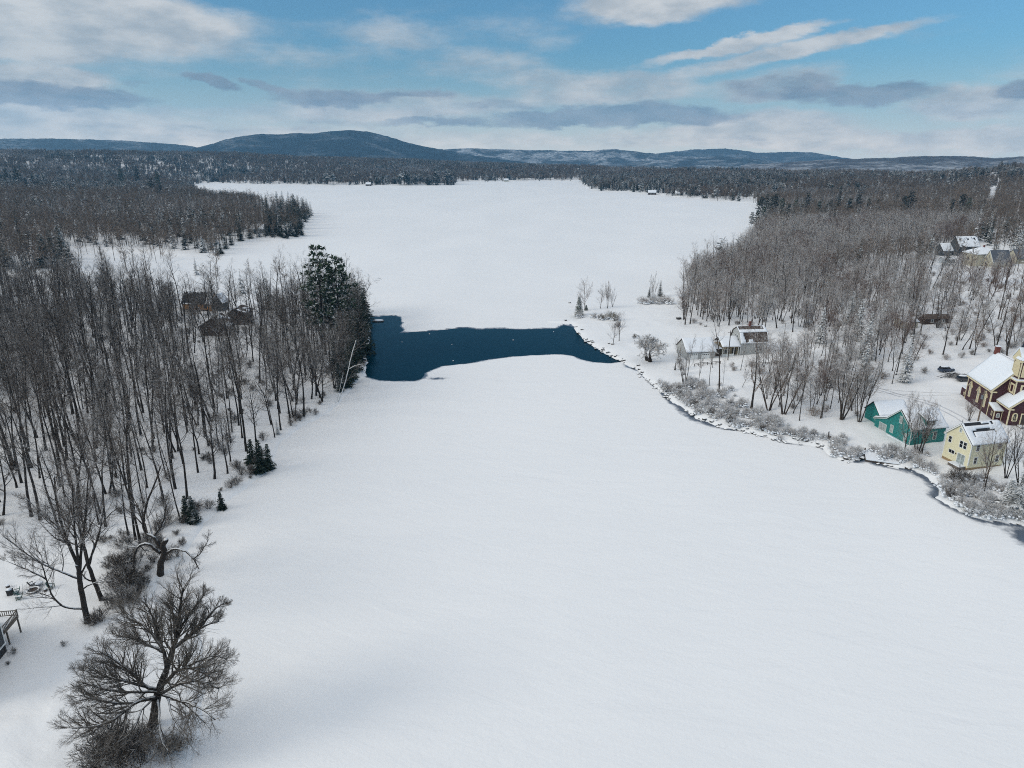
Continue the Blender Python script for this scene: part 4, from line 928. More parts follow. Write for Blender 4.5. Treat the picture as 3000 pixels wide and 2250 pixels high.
# ---- cabins in the left wood
CB = house('orange_cabin', 'orange pine cabin with dark half snowy roof in the left wood', 500 + 285 * .12658, 820 + 690 * .12658, -5, rad=8, mid=(6.3, 3.5))
def cmask(a, t): return a > .80 + .1 * fbm(A([t * 5]), A([a]), 2)[0] or (t > .86 and fbm(A([a * 12]), A([t * 9]), 3)[0] > .02) or (t < .1 and fbm(A([a * 9]), A([2.]), 3)[0] > .05)
gable(CB, 0, 12.6, 0, 7.2, -2, (2.9, 2.9), 7.0, M['orange_sid'], M['shingle'], over=.4, masks=(cmask, None), seed=2)
t = MB()
for u in (0, 2.8, 5.9, 8.5, 11.5): t.box(u, u + .16, -.12, -.01, -.5, 2.8)
t.box(.2, 11.4, -.06, -.005, -.4, .1); t.build('post', M['wood_dk'], CB)
window(CB, (4.4, 0, .8), X, ny, 1.4, 1.2, M['wood_dk'], M['glass'], 2, 1); window(CB, (10, 0, .8), X, ny, 1.2, 1.2, M['wood_dk'], M['glass'], 2, 1)
w = MB(); w.extr([(12.62, 1.5, -2), (17, 1.5, -2), (17, 1.5, 3), (14.8, 1.5, 6.2), (12.62, 1.5, 3)], (0, 5, 0)); w.build('gable_wing', M['dark_sid'], CB)
s = MB(); slab(s, [(17.3, 1.2, 2.7), (17.3, 6.8, 2.7), (14.8, 6.8, 6.3), (14.8, 1.2, 6.3)], .25); slab(s, [(12.6, 1.2, 3.05), (12.6, 6.8, 3.05), (14.8, 6.8, 6.3), (14.8, 1.2, 6.3)], .25); s.build('wing_snow', M['snow'], CB)
def brown_house(label, px, py, L, he, hr, ur, wins, ztop):
    o = house('brown_cabin', label, px, py, 0, rad=7, mid=(L / 2, 3.5))
    w = MB(); w.extr([(0, 0, -2), (L, 0, -2), (L, 0, he), (ur, 0, hr), (0, 0, he)], (0, 8, 0)); w.build('wall', M['brown_sid'], o)
    r = MB(); s = MB()
    for e in ((-.5, he - .4), (L + .5, he - .4)):
        q = [(e[0], -.5, e[1]), (e[0], 8.4, e[1]), (ur, 8.4, hr + .03), (ur, -.5, hr + .03)]; n = slab(r, q, .14)
        snowsheet(s, [A(k) + n * .145 for k in q], .2, lambda a, t: fbm(A([a * 5 + px]), A([t * 5]), 3)[0] > .06, 16, 12, 4)
    ro = r.build('roof', M['shingle_br'], o); s.build('roof_snow', M['snow'], ro, True)
    for u in wins: window(o, (u, 0, ztop), X, ny, .95, 1.5, M['wood'], M['glass'])
brown_house('brown cabin with two tall windows and snow on its ridge, in the left wood', 500 + 1340 * .12658, 820 + 1030 * .12658, 7.2, 4.7, 6.2, 3.0, (2.2, 5.2), 1.6)
brown_house('darker brown cabin in front of the one with two windows', 500 + 700 * .12658, 820 + 1300 * .12658, 9.8, 3.6, 6.8, 5.0, (2.0,), 1.0)
hc = house('island_cottage', 'small white cottage hidden by trees on the left point', 500 + 1040 * .226, 480 + 900 * .226, 5, rad=9, mid=(5, 4))
gable(hc, 0, 11, 0, 8, -3, (3.5, 3.5), 7.5, M['white_sid'], M['shingle'], over=.4, seed=5); window(hc, (3, 0, 1), X, ny, 1.2, 1.4, M['white'], M['glass']); window(hc, (8, 0, 1), X, ny, 1.2, 1.4, M['white'], M['glass'])

# ---- cottages on the far shores
for (lab, px, py, L, wm) in (('white cottage with brown front on the far shore left of centre', 900 + 630 * .271, 360 + 655 * .271, 12, M['brown_sid']),
     ('small tan cottage on the far shore by the dark firs', 900 + 2130 * .271, 360 + 612 * .271, 12, M['cream_sid']),
     ('low snowy boathouse on the right far shore', 1700 + 735 * .2712, 420 + 556 * .2712, 14, M['brown_sid']),
     ('pale cottage with gable roof on the right far shore', 1700 + 1030 * .2712, 420 + 565 * .2712, 13, M['white_sid']),
     ('pale cottage set back from the right far shore', 1700 + 1228 * .2712, 420 + 560 * .2712, 12, M['white_sid'])):
    o = house('cottage', lab, px, py, random.uniform(-6, 6), rad=12, mid=(L / 2, 4)); gable(o, 0, L, 0, 9, -4, (4, 4), 8, wm, M['shingle'], over=.5, snow=.4)
    window(o, (L * .3, 0, 1.2), X, ny, 2, 1.6, M['white'], M['glass'], 2, 1); window(o, (L * .7, 0, 1.2), X, ny, 2, 1.6, M['white'], M['glass'], 2, 1)

# ---- house with a deck, lower left corner (only its corner is in the picture)
k = at(124 * .18088, 1680 + 1252 * .18088); DH = thing('deck_house', 'charcoal house corner with white trim at the lower left edge', 'house', k, R(8))
w = MB(); w.box(-10, 0, -11, 0, 1.3, 5.6); w.build('wall', M['dark_sid'], DH); w = MB(); w.box(-9.9, -.05, -10.9, -.05, -2, 1.3); w.build('foundation', M['black'], DH)
t = MB(); t.box(-.14, .03, -.14, .03, 1.3, 5.5); t.box(.0, .06, -11, .06, 1.2, 1.42); t.box(-10, -.0, .0, .06, 1.2, 1.42); t.build('trim', M['white'], DH)
r = MB(); r.extr([(-10.4, .5, 5.6), (-10.4, -5.5, 8.6), (-10.4, -11.5, 5.6)], (9.9, 0, 0)); ro = r.build('roof', M['slate'], DH)
s = MB(); snowsheet(s, [(-10.4, .5, 5.62), (-.5, .5, 5.62), (-.5, -5.5, 8.62), (-10.4, -5.5, 8.62)], .2); s.build('roof_snow', M['snow'], ro, True)
k2 = at(170 * .18088, 1680 + 1115 * .18088)
DK = thing('deck', 'raised wooden deck with slatted railing behind the charcoal house', 'deck', (k[0], k[1], k[2]), R(8))
mb = MB(); mb.box(-6, -.3, .08, 4.3, 2.15, 2.35); mb.build('platform', M['wood'], DK)
mb = MB(); mb.box(-5.9, -.6, .2, 4.2, 2.354, 2.5); mb.build('deck_snow', M['snow'], DK)
for (x_, y_) in ((-.5, 1.3), (-.5, 4.1), (-3.4, 4.1)): mb = MB(); mb.box(x_, x_ + .16, y_, y_ + .16, -1, 2.15); mb.build('post', M['wood'], DK)
mb = MB()
for zz in (2.6, 3.35): mb.box(-.36, -.28, .1, 4.3, zz, zz + .1); mb.box(-6, -.37, 4.22, 4.3, zz, zz + .1)
for q in np.arange(.2, 4.2, .28): mb.box(-.35, -.29, q, q + .08, 2.7, 3.35)
for q in np.arange(-5.9, -.5, .28): mb.box(q, q + .08, 4.23, 4.29, 2.7, 3.35)
mb.box(-.38, -.26, 4.2, 4.32, 2.35, 3.6); mb.build('railing', M['wood'], DK)
tb = thing('deck_table', 'dark patio table with chairs on the deck', 'table', DK.matrix_basis @ Vector((-2.3, 2.2, 2.5)), R(8))
mb = MB(); mb.tube([(0, 0, .68), (0, 0, .74)], .7, 14, cap=True); mb.build('tabletop', M['black'], tb)
for a in (0, 1.57, 3.14, 4.71): mb = MB(); mb.bar((math.cos(a) * .5, math.sin(a) * .5, 0), (math.cos(a) * .45, math.sin(a) * .45, .68), .06); mb.build('leg', M['black'], tb)

# ------------------------------------------------------------------ small things
rg = np.random.RandomState(5); random.seed(11)
def chair(label, px, py, rz, mat, snow=True):
    p = at(px, py); o = thing('garden_chair', label, 'chair', p, rz, 'chairs round the fire pit')
    mb = MB(); mb.extr([(-.3, -.3, .32), (.3, -.3, .32), (.3, .3, .22), (-.3, .3, .22)], (0, 0, .05)); mb.build('seat', mat, o)
    mb = MB()
    for i in range(5): mb.extr([(-.28 + i * .115, .28, .25), (-.18 + i * .115, .28, .25), (-.18 + i * .115, .55, 1.0 + .06 * (2 - abs(i - 2))), (-.28 + i * .115, .55, 1.0 + .06 * (2 - abs(i - 2)))], (0, .03, .02))
    mb.build('backrest', mat, o)
    for s in (-1, 1):
        mb = MB(); mb.box(s * .38 - .07, s * .38 + .07, -.42, .38, .55, .59); mb.build('armrest', mat, o)
        mb = MB(); mb.box(s * .36 - .035, s * .36 + .035, -.38, -.3, -.2, .55); mb.build('leg', mat, o)
        mb = MB(); mb.bar((s * .34, .5, -.2), (s * .34, -.25, .3), .06, .1); mb.build('leg', mat, o)
    mb = MB(); mb.box(-.27, .27, -.28, .26, .335, .46); mb.build('seat_snow', M['snow'], o)
c7 = lambda x, y: (x * .18088, 1680 + y * .18088)
chair('green garden chair nearest the deck, sunk in snow', *c7(320, 415), R(-70), M['tealpaint']); chair('green garden chair beside the black bin', *c7(275, 325), R(-50), M['tealpaint'])
chair('dark garden chair beyond the fire pit', *c7(525, 205), R(160), M['black']); chair('dark green garden chair under the low branch, right of the fire pit', *c7(830, 235), R(100), M['tealpaint'])
p = at(*c7(540, 285)); o = thing('fire_pit', 'round stone fire pit with snowy rim among the chairs', 'fire pit', p)
mb = MB(); q = np.linspace(0, 2 * math.pi, 25); mb.tube([(math.cos(a) * .8, math.sin(a) * .8, .18) for a in q], .16, 6); mb.build('rim', M['rock'], o)
mb = MB(); mb.tube([(0, 0, -.1), (0, 0, .12)], .7, 14, cap=True); mb.build('ash_bed', M['wood_dk'], o)
p = at(*c7(640, 195)); o = thing('garden_table', 'round snow topped garden table behind the fire pit', 'table', p)
mb = MB(); mb.tube([(0, 0, .42), (0, 0, .48)], .6, 16, cap=True); mb.build('tabletop', M['black'], o); mb = MB(); mb.tube([(0, 0, .482), (0, 0, .62)], [.56, .48], 16, cap=True); mb.build('snow_cap', M['snow'], o)
for a in (.5, 2.1, 3.6, 5.2): mb = MB(); mb.bar((math.cos(a) * .45, math.sin(a) * .45, -.1), (math.cos(a) * .3, math.sin(a) * .3, .42), .05); mb.build('leg', M['black'], o)
p = at(*c7(170, 340)); o = thing('bin', 'black square bin with a cap of snow by the green chairs', 'bin', p, .3)
mb = MB(); mb.extr([(-.35, -.35, -.2), (.35, -.35, -.2), (.35, .35, -.2), (-.35, .35, -.2)], (0, 0, 1.0)); mb.box(-.4, .4, -.4, .4, .78, .84); mb.build('body', M['black'], o); mb = MB(); mb.blob((0, 0, .85), (.38, .38, .25), rg, 9, 5, .08); mb.build('snow_cap', M['snow'], o, True)
for lab, xy, s in (('small dark log stool right of the fire pit', (740, 280), .28), ('small dark stone poking out of snow behind the bin', (128, 222), .3)):
    p = at(*c7(*xy)); mb = MB(); mb.tube([(0, 0, -.2), (0, 0, .3)], [s, s * .92], 10, cap=True); mb.blob((0, 0, .32), (s * .9, s * .9, .12), rg, 8, 4, .1, 1)
    o = mb.build('log_stool', (M['wood_dk'], M['snow'])); o.location = p; setp(o, lab, 'stool')
# utility pole by the church
p = at(2740 + 735 * .16883, 980 + 1530 * .16883); o = thing('utility_pole', 'brown wooden utility pole with a grey transformer before the church', 'utility pole', p)
mb = MB(); mb.tube([(0, 0, -1), (0, 0, 8.6)], [.2, .15], 8, cap=True); mb.build('pole', plain('pole_wood', (.16, .115, .085), .9, .3, 5), o)
mb = MB(); mb.tube([(-.42, -.1, 6.3), (-.42, -.1, 7.3)], .28, 10, cap=True); mb.build('transformer', M['metal'], o)
mb = MB(); mb.tube([(0, 0, 8.1), (.1, -.3, 8.7), (.5, -.6, 8.8), (.9, -.8, 8.5)], .05, 5); mb.build('lamp_arm', M['metal'], o)
mb = MB(); mb.box(-.9, .9, -.06, .06, 7.75, 7.87); mb.build('crossarm', M['wood'], o)
wires = ((1.0, (2502, 1140)), (-.9, (2440, 1118)))
for i, (dz, far) in enumerate(wires):
    a = A([p[0] + dz * .8, p[1], p[2] + 7.9]); b = on(far[0], far[1], p[1] + 6 + 8 * i); mb = MB()
    pts = [a * (1 - t) + b * t - Z * 1.1 * 4 * t * (1 - t) for t in np.linspace(0, 1, 14)]; mb.tube(pts, .022, 4)
    setp(mb.build('overhead_wire', M['black']), ('upper' if i else 'lower') + ' thin wire running left from the utility pole', 'wire')
p2 = at(2290, 1041); o = thing('flagpole', 'thin bare pole standing right of the farmhouse', 'pole', p2)
mb = MB(); mb.tube([(0, 0, -.5), (0, 0, 11)], [.10, .06], 6, cap=True); mb.build('pole', M['wood'], o); mb = MB(); mb.blob((0, 0, 11.05), .12, rg, 6, 4, 0); mb.build('finial', M['metal'], o)
p2 = at(1940 + 1085 * .16275, 920 + 745 * .16275); o = thing('utility_pole', 'wooden pole with a short crossarm before the farmhouse porch', 'utility pole', (p2[0], p2[1] - 6, gz(p2[0], p2[1] - 6)))
mb = MB(); mb.tube([(0, 0, -.5), (0, 0, 10)], [.16, .12], 6, cap=True); mb.build('pole', M['wood_dk'], o); mb = MB(); mb.box(-.9, .9, -.06, .06, 9.2, 9.32); mb.build('crossarm', M['wood_dk'], o)
# fence rails across the farm
def rail_fence(label, a, b, nposts, h=1.0):
    A0, B0 = at(*a), at(*b); o = thing('rail_fence', label, 'fence', A0); q = []
    for i in range(nposts + 1):
        x, y = A0[:2] * (1 - i / nposts) + B0[:2] * i / nposts; q.append(A([x, y, gz(x, y)]) - A0)
        mb = MB(); mb.box(q[-1][0] - .08, q[-1][0] + .08, q[-1][1] - .08, q[-1][1] + .08, q[-1][2] - .4, q[-1][2] + h); mb.build('post', M['wood_dk'], o)
    for zz in (.45, .9):
        mb = MB()
        for i in range(nposts): mb.bar(q[i] + Z * zz, q[i + 1] + Z * zz, .09, .12)
        mb.build('rail', M['wood_dk'], o)
rail_fence('dark two rail fence crossing the snow right of the farmhouse', (2195, 1071), (2350, 1064), 12)
rail_fence('dark low rail fence on the snow below the garage', (2034, 1074), (2110, 1066), 6, .9)
# docks, posts, raft
p = at(2538, 1352); o = thing('dock', 'snow covered dock slab with dark edge at the bank', 'dock', (p[0], p[1], .1), R(-22))
mb = MB(); mb.box(-.2, 6.5, -.2, 5, -.6, .35); mb.build('deck', M['wood_dk'], o); mb = MB(); mb.box(-.15, 6.5, -.17, 5, .354, .62); mb.build('snow_cover', M['snow'], o)
mb = MB(); mb.box(-.3, -.05, 3.8, 4.05, -.6, 1.6); mb.build('post', M['wood_dk'], o)
for lab, px, py, h in (('taller grey post on the bank lawn', 2425, 1289, 2.2), ('shorter grey post beside the taller one on the bank lawn', 2430, 1293, 1.5)):
    p = at(px, py); mb = MB(); mb.tube([(0, 0, -.5), (0, 0, h)], [.16, .13], 7, cap=True); mb.blob((0, 0, h + .05), (.17, .17, .1), rg, 6, 4, .1, 1); o = mb.build('wooden_post', (M['wood_dk'], M['snow'])); o.location = p; setp(o, lab, 'post')
p = at(2465, 1310); mb = MB(); mb.box(-3, 0, -.25, .25, -.3, .25); mb.box(-2.9, .1, -.2, .2, .254, .4, 1); o = mb.build('fallen_plank', (M['wood_dk'], M['snow'])); o.location = p; o.rotation_euler = (0, 0, R(35)); setp(o, 'snowy plank lying across the bank by the bush islet', 'plank')
w_ = flat([(817 * D, 693 * D)], 1.)[0]; o = thing('swim_raft', 'white swimming raft floating in the dark water', 'raft', (w_[0], w_[1], -.2), R(4))
mb = MB(); mb.box(-2.3, 2.3, -1.3, 1.3, -.2, .35); mb.build('platform', M['wood_dk'], o); mb = MB(); mb.blob((0, 0, .36), (2.3, 1.3, .45), rg, 14, 6, .06); mb.build('snow_cap', M['snow'], o, True)
c5w = lambda x, y: (1000 + x * .4521, 650 + y * .4521)
for lab, xy, s in (('largest white ice floe left of centre in the open water', (572, 724), .55), ('ice bit left in the open water', (393, 776), .35), ('white duck sized ice bit mid water with a dark streak', (1115, 763), .5), ('small ice chunk in the right part of the water', (1376, 710), .4), ('ice chunk near the lower ice edge', (725, 897), .4), ('tiny ice bit in the middle of the dark water', (717, 792), .3)):
    q = flat([c5w(*xy)], 1.)[0]; mb = MB(); mb.blob((0, 0, .05), (s * .6, s * .5, .14), rg, 7, 4, .25); o = mb.build('ice_chunk', M['snow'], None, True); o.location = (q[0], q[1], -.2); setp(o, lab, 'ice chunk', 'ice chunks drifting in the open water')
# vehicles and heaps behind the church
def car(label, px, py, rz, col_):
    p = at(px, py); o = thing('parked_car', label, 'car', p, rz)
    mb = MB(); mb.extr([(-2.2, -.9, .3), (2.2, -.9, .3), (2.25, -.9, .7), (2.0, -.9, .95), (1.0, -.9, 1.0), (-2.2, -.9, 1.0), (-2.28, -.9, .6)], (0, 1.8, 0)); b_ = mb.build('body', col_, o)
    mb = MB(); mb.extr([(1.0, -.8, 1.0), (.4, -.75, 1.5), (-1.7, -.75, 1.55), (-2.1, -.8, 1.0)], (0, 1.58, 0)); mb.build('cabin', M['glass'], o)
    mb = MB(); mb.blob((-.6, .03, 1.55), (1.35, .8, .22), rg, 12, 5, .05); mb.build('roof_snow', M['snow'], o, True); mb = MB(); mb.blob((1.5, .03, .97), (.7, .8, .14), rg, 10, 5, .05); mb.build('bonnet_snow', M['snow'], o, True)
    for x in (-1.4, 1.4):
        for y in (-.92, .72):
            mb = MB(); mb.tube([(x, y, .32), (x, y + .22, .32)], .34, 12, cap=True); wh = mb.build('wheel', M['rubber'], o); mb = MB(); mb.tube([(x, y - .01, .32), (x, y + .23, .32)], .18, 8, cap=True); mb.build('rim', M['metal'], wh)
    for y in (-.6, .6): mb = MB(); mb.box(2.2, 2.27, y - .2, y + .2, .62, .78); mb.build('headlight', M['glass_pale'], o)
car('snow covered blue grey car parked behind the church by the trees', 2771, 1088, R(10), plain('car_blue', (.05, .07, .11), .35, .1))
car('dark car half hidden by the church corner', 2826, 1116, R(-8), plain('car_dark', (.06, .06, .065), .35, .1))
p = at(2806, 1104); o = thing('brush_pile', 'dark heap of snowy timber left of the church roof', 'brush pile', p)
mb = MB()
for i in range(60):
    c = A([rg.normal(0, 2.4), rg.normal(0, .9), abs(rg.normal(.3, .35))]); d = unit(A([rg.normal(1, .3), rg.normal(0, .5), rg.normal(0, .15)])); L = rg.uniform(1, 2.2); mb.bar(c - d * L, c + d * L, rg.uniform(.08, .18))
mb.build('timber', M['bark'], o)
p = at(2700 + 1060 * .13562, 620 + 1120 * .13562); mb = MB(); mb.extr([(-5, -1, -1), (5, -1, -1), (5, -1, .9), (-5, -1, 1.6)], (0, 2, 0)); o = mb.build('canoe_rack', M['red']); o.location = p; setp(o, 'faded red covered trailer below the dark house porch', 'trailer')
# stones and stumps on the point
for lab, px, py, s in (('dark buoy on the ice left of the point trees', 1669, 888, .6), ('small dark buoy by the water corner', 1657, 939, .55), ('dark stump at the foot of the lawn tree', 1795, 1009, .6), ('dark stone left of the stump', 1784, 1007, .45), ('flat grey boulder on the snowy field', 1989, 935, 1.1), ('dark mailbox sized stone in the field', 2067, 956, .6)):
    p = at(px, py); mb = MB(); mb.blob((0, 0, s * .3), (s, s * .8, s * .7), rg, 8, 5, .2); o = mb.build('boulder', M['rock'], None, True); o.location = p; setp(o, lab, 'boulder')

# ------------------------------------------------------------------ single trees and shrubs
def htop(p, px, py):                            # height of the thing at p whose top shows at the pixel
    r = ray(px, py); return CH + r[2] * p[1] / r[1] - p[2]
def tree_at(name, label, cat, base, top, forms, k, H, group=None, rz=None, wide=1.):
    p = at(*base); s = htop(p, *top) / H
    return plant(name, label, cat, p, forms, k, (s * wide, s * wide, s), group, rz=rz)
cA = lambda x, y: (1650 + x * .15823, 800 + y * .15823)
cB = lambda x, y: (1800 + x * .36166, 950 + y * .36166)
cC = lambda x, y: (2400 + x * .39190, 950 + y * .39190)
G1 = 'bare trees on the snowy point'
tree_at('bare_tree', 'widest frosted bare tree on the tip of the point', 'tree', cA(400, 690), cA(380, 170), W_OPEN, 0, 14.4, G1, 1, .9)
tree_at('bare_tree', 'bare tree with rounded crown second on the point', 'tree', cA(690, 655), cA(690, 270), W_OPEN, 1, 12.4, G1, 2, .75)
tree_at('bare_tree', 'thin bare sapling third on the point', 'tree', cA(820, 650), cA(840, 230), W_CLUMP, 2, 10.5, G1, 2, .45)
tree_at('bare_tree', 'bare vase shaped tree fourth on the point', 'tree', cA(912, 620), cA(920, 290), W_CLUMP, 0, 14, G1, 1, .7)
tree_at('cedar', 'slim dark cedar at the tip of the point', 'conifer', cA(290, 790), cA(295, 430), W_CEDAR, 0, 5.0)
tree_at('cedar', 'short dark evergreen bush behind the slim cedar', 'conifer', cA(425, 690), cA(425, 590), W_CEDAR, 0, 5.0, wide=1.5)
tree_at('bare_tree', 'frosted weeping tree standing by the stump at the water', 'tree', cA(925, 1320), cA(840, 880), W_OPEN, 1, 12.4, None, 3, .8)
tree_at('bare_tree', 'dark stemmed bare tree just right of the weeping tree', 'tree', cA(1035, 1255), cA(1120, 740), W_OPEN, 2, 16.4, None, 1, .7)
for i, (lab, xy, s) in enumerate((('grey frosted shrub under the slim cedar', (300, 830), .9), ('grey brushy shrub second from the point tip', (560, 830), .9), ('grey brown shrub in the middle of the point hedge', (700, 860), .9), ('brown leafy shrub in the point hedge', (850, 850), 1.), ('tallest brown shrub at the right end of the point hedge', (960, 880), 1.1), ('brown shrub behind the weeping tree', (1000, 1000), .9))):
    plant('shrub', lab, 'shrub', at(*cA(*xy)), W_SHRUB if i < 2 else W_SHRUBB, i, s * 1.15, 'shrubs of the hedge on the point', ('stems', 'snow_cap'))
plant('shrub', 'round olive shrub alone on the snowy lawn', 'shrub', at(*cA(1315, 1205)), W_SHRUBB, 1, .75, None, ('stems', 'snow_cap'))
tree_at('apple_tree', 'rounded frosted apple tree left of the white garage', 'tree', (1905, 1057), (1922, 978), W_APPLE, 0, 4.0, None, 2, 1.15)
tree_at('apple_tree', 'small frosted apple tree before the garage gable', 'tree', (1977, 1084), (1975, 1040), W_APPLE, 1, 4.2, None, 1, .8)
tree_at('apple_tree', 'low frosted fruit tree nearest the garage doors', 'tree', (2004, 1098), (2000, 1062), W_APPLE, 1, 4.2, None, 4, .9)
for lab, b, t, k in (('dark spruce on the inlet behind the point', (1590, 450), (1590, 250), 0), ('taller dark spruce right of the first at the inlet', (1790, 440), (1815, 125), 1)):
    tree_at('spruce_tree', lab, 'conifer', cA(*b), cA(*t), W_SPRUCED, k, (14, 17)[k], 'pair of spruces at the inlet', wide=1.15)
tree_at('bare_tree', 'tall thin bare tree between the two inlet spruces', 'tree', cA(1660, 480), cA(1650, 10), W_CLUMP, 0, 14, None, 1, .6)
for i, x in enumerate((1450, 1540, 1650, 1760, 1880, 1980)):
    plant('shrub', ('low', 'grey', 'frosted', 'dense', 'broad', 'rightmost')[i] + ' snowy shrub under the inlet spruces, number %d from the left' % (i + 1), 'shrub', at(*cA(x, 560 + (i % 2) * 15)), W_SHRUB, i, 1.2 + .2 * (i % 3), 'shrubs under the inlet spruces', ('stems', 'snow_cap'))
# right bank, listed one by one
GB = 'bare trees on the right bank'
for i, (lab, b, t, fm, k, H, wd_) in enumerate((
    ('frosted upright tree before the left garage door', (565, 485), (565, 110), W_CLUMP, 0, 14, .8), ('slim frosted tree before the right garage door', (680, 497), (690, 150), W_FROST, 4, 19, .7),
    ('slim tree right of the garage doors', (768, 497), (770, 90), W_FROST, 2, 21, .6), ('tall bare tree with wide crown before the porch', (850, 552), (880, -40), W_FROST, 1, 25, 1.0),
    ('thin crooked tree right of the tall porch tree', (875, 545), (890, 260), W_FROST, 4, 19, .6),
    ('large gnarled tree with thick trunk on the bank', (1110, 682), (1090, 60), W_OPEN, 2, 16.4, .8), ('many stemmed frosted tree on the bank right of the gnarled one', (1250, 697), (1260, 230), W_CLUMP, 1, 16, 1.0),
    ('twin stemmed frosted tree on the bank', (1370, 727), (1390, 200), W_CLUMP, 0, 14, .9), ('slim leaning tree right of the twin stemmed one', (1500, 780), (1530, 260), W_FROST, 2, 21, .7),
    ('slender tree with snow on its trunk by the bank lawn', (1670, 762), (1690, 160), W_FROST, 3, 24, .7), ('dense clump of stems at the wood edge', (1840, 770), (1830, 240), W_CLUMP, 1, 16, 1.0),
    ('pair of thin trees beside the teal cottage', (1985, 790), (2000, 340), W_CLUMP, 2, 10.5, .7))):
    tree_at('bare_tree', lab, 'tree', cB(*b), cB(*t), fm, k, H, GB, i, wd_)
for i, (lab, b, t, k, H, wd_) in enumerate((('snow laden spruce with bare stem above the teal cottage', (325, 420), (335, 130), 2, 11, 1.), ('broad snowy spruce behind the teal cottage', (635, 430), (640, 60), 1, 17, .9), ('dark snowy spruce at the wood edge left of the slim one', (345, 250), (350, -30), 0, 14, 1.4))):
    tree_at('spruce_tree', lab, 'conifer', cC(*b), cC(*t), W_SPRUCES, k, H, None, i, wd_)
for i, (lab, b, t, fm, k, H, wd_) in enumerate((
    ('black trunked bare tree before the teal gable', (632, 985), (640, 590), W_OPEN, 1, 12.4, .6), ('pale many stemmed tree at the teal cottage corner', (735, 975), (740, 600), W_CLUMP, 2, 12, .9),
    ('dark bare tree right beside the pale many stemmed one', (768, 965), (830, 590), W_OPEN, 0, 14.4, .55),
    ('dark forked tree before the yellow house', (1232, 1248), (1300, 790), W_OPEN, 2, 16.4, .6), ('leaning dark tree left of the forked one', (1222, 1235), (1150, 830), W_OPEN, 1, 12.4, .5),
    ('bare tree at the right corner of the yellow house', (1395, 1150), (1440, 770), W_CLUMPD, 0, 14, .8), ('tall bare tree at the right picture edge', (1500, 1210), (1520, 740), W_CLUMPD, 1, 16, .8),
    ('small bare tree behind the teal roof', (690, 640), (680, 520), W_OPEN, 0, 14.4, 1.0), ('scrubby bare tree left of the utility pole', (1120, 720), (1130, 590), W_CLUMP, 2, 10.5, 1.1))):
    tree_at('bare_tree', lab, 'tree', cC(*b), cC(*t), fm, k, H, 'bare trees around the cottages', i, wd_)
for i, (lab, b, t, k, H, wd_) in enumerate((('huge snow laden spruce at the right edge below the yellow house', (1475, 1420), (1440, 1020), 1, 17, 1.25), ('smaller drooping snowy spruce before the huge one', (1400, 1370), (1400, 1150), 3, 8, 1.3))):
    tree_at('spruce_tree', lab, 'conifer', cC(*b), cC(*t), W_SPRUCES, k, H, None, i, wd_)
# shrubs along the right bank
SH = [((430,560),1.),((500,530),1.2),((570,520),1.2),((640,520),1.3),((710,540),1.1),((520,590),1.),((600,600),1.1),((680,610),1.2),((760,600),1.2),((860,580),1.3),((640,660),.9),((740,680),1.),((830,670),1.1),
 ((930,650),1.2),((1020,660),1.2),((790,735),.8),((880,720),1.),((980,730),1.1),((1070,740),1.1),((1160,750),1.2),((940,800),.9),((1050,820),.9),((1150,810),1.1),((1250,800),1.2),((1330,820),1.),((1200,860),.9),((1300,880),.9),
 ((1400,870),.9),((1450,900),.8),((1340,940),.8),((1520,930),.6)]
for i, (xy, s) in enumerate(SH):
    px, py = cB(*xy); plant('shrub', 'snow laden shrub on the right bank, foot %.1f%% across, %.1f%% down the photo' % (px / 30, py / 22.5), 'shrub', at(px, py), W_SHRUB if i % 5 else W_SHRUBD, i, s * .85, 'snow laden shrubs along the right bank', ('stems', 'snow_cap'))
SH2 = [((110,985),.9),((170,970),1.),((230,1000),.95),((280,985),.7),((480,1010),1.2),((520,960),1.3),((570,980),1.3),((620,1010),1.1),((720,1060),.9),((770,1080),1.),((820,1090),.8),((700,980),.9),((810,980),.6),
 ((940,1230),1.2),((1000,1200),1.5),((1060,1190),1.5),((1130,1200),1.4),((980,1290),1.),((1080,1280),1.1),((1170,1290),1.1),((1060,1360),1.),((1140,1380),1.1),((1240,1330),1.2),((1200,1430),1.),((1290,1400),1.2),((1310,1460),.9),((1400,1450),1.),((1490,1460),.9),((1100,1420),.7)]
for i, (xy, s) in enumerate(SH2):
    px, py = cC(*xy); plant('shrub', 'snowy shrub at the cottage shore, foot %.1f%% across, %.1f%% down the photo' % (px / 30, py / 22.5), 'shrub', at(px, py), W_SHRUB if i not in (14, 15, 16, 17) else W_SHRUBD, i + 1, s * .8, 'snowy shrubs on the cottage shore', ('stems', 'snow_cap'))

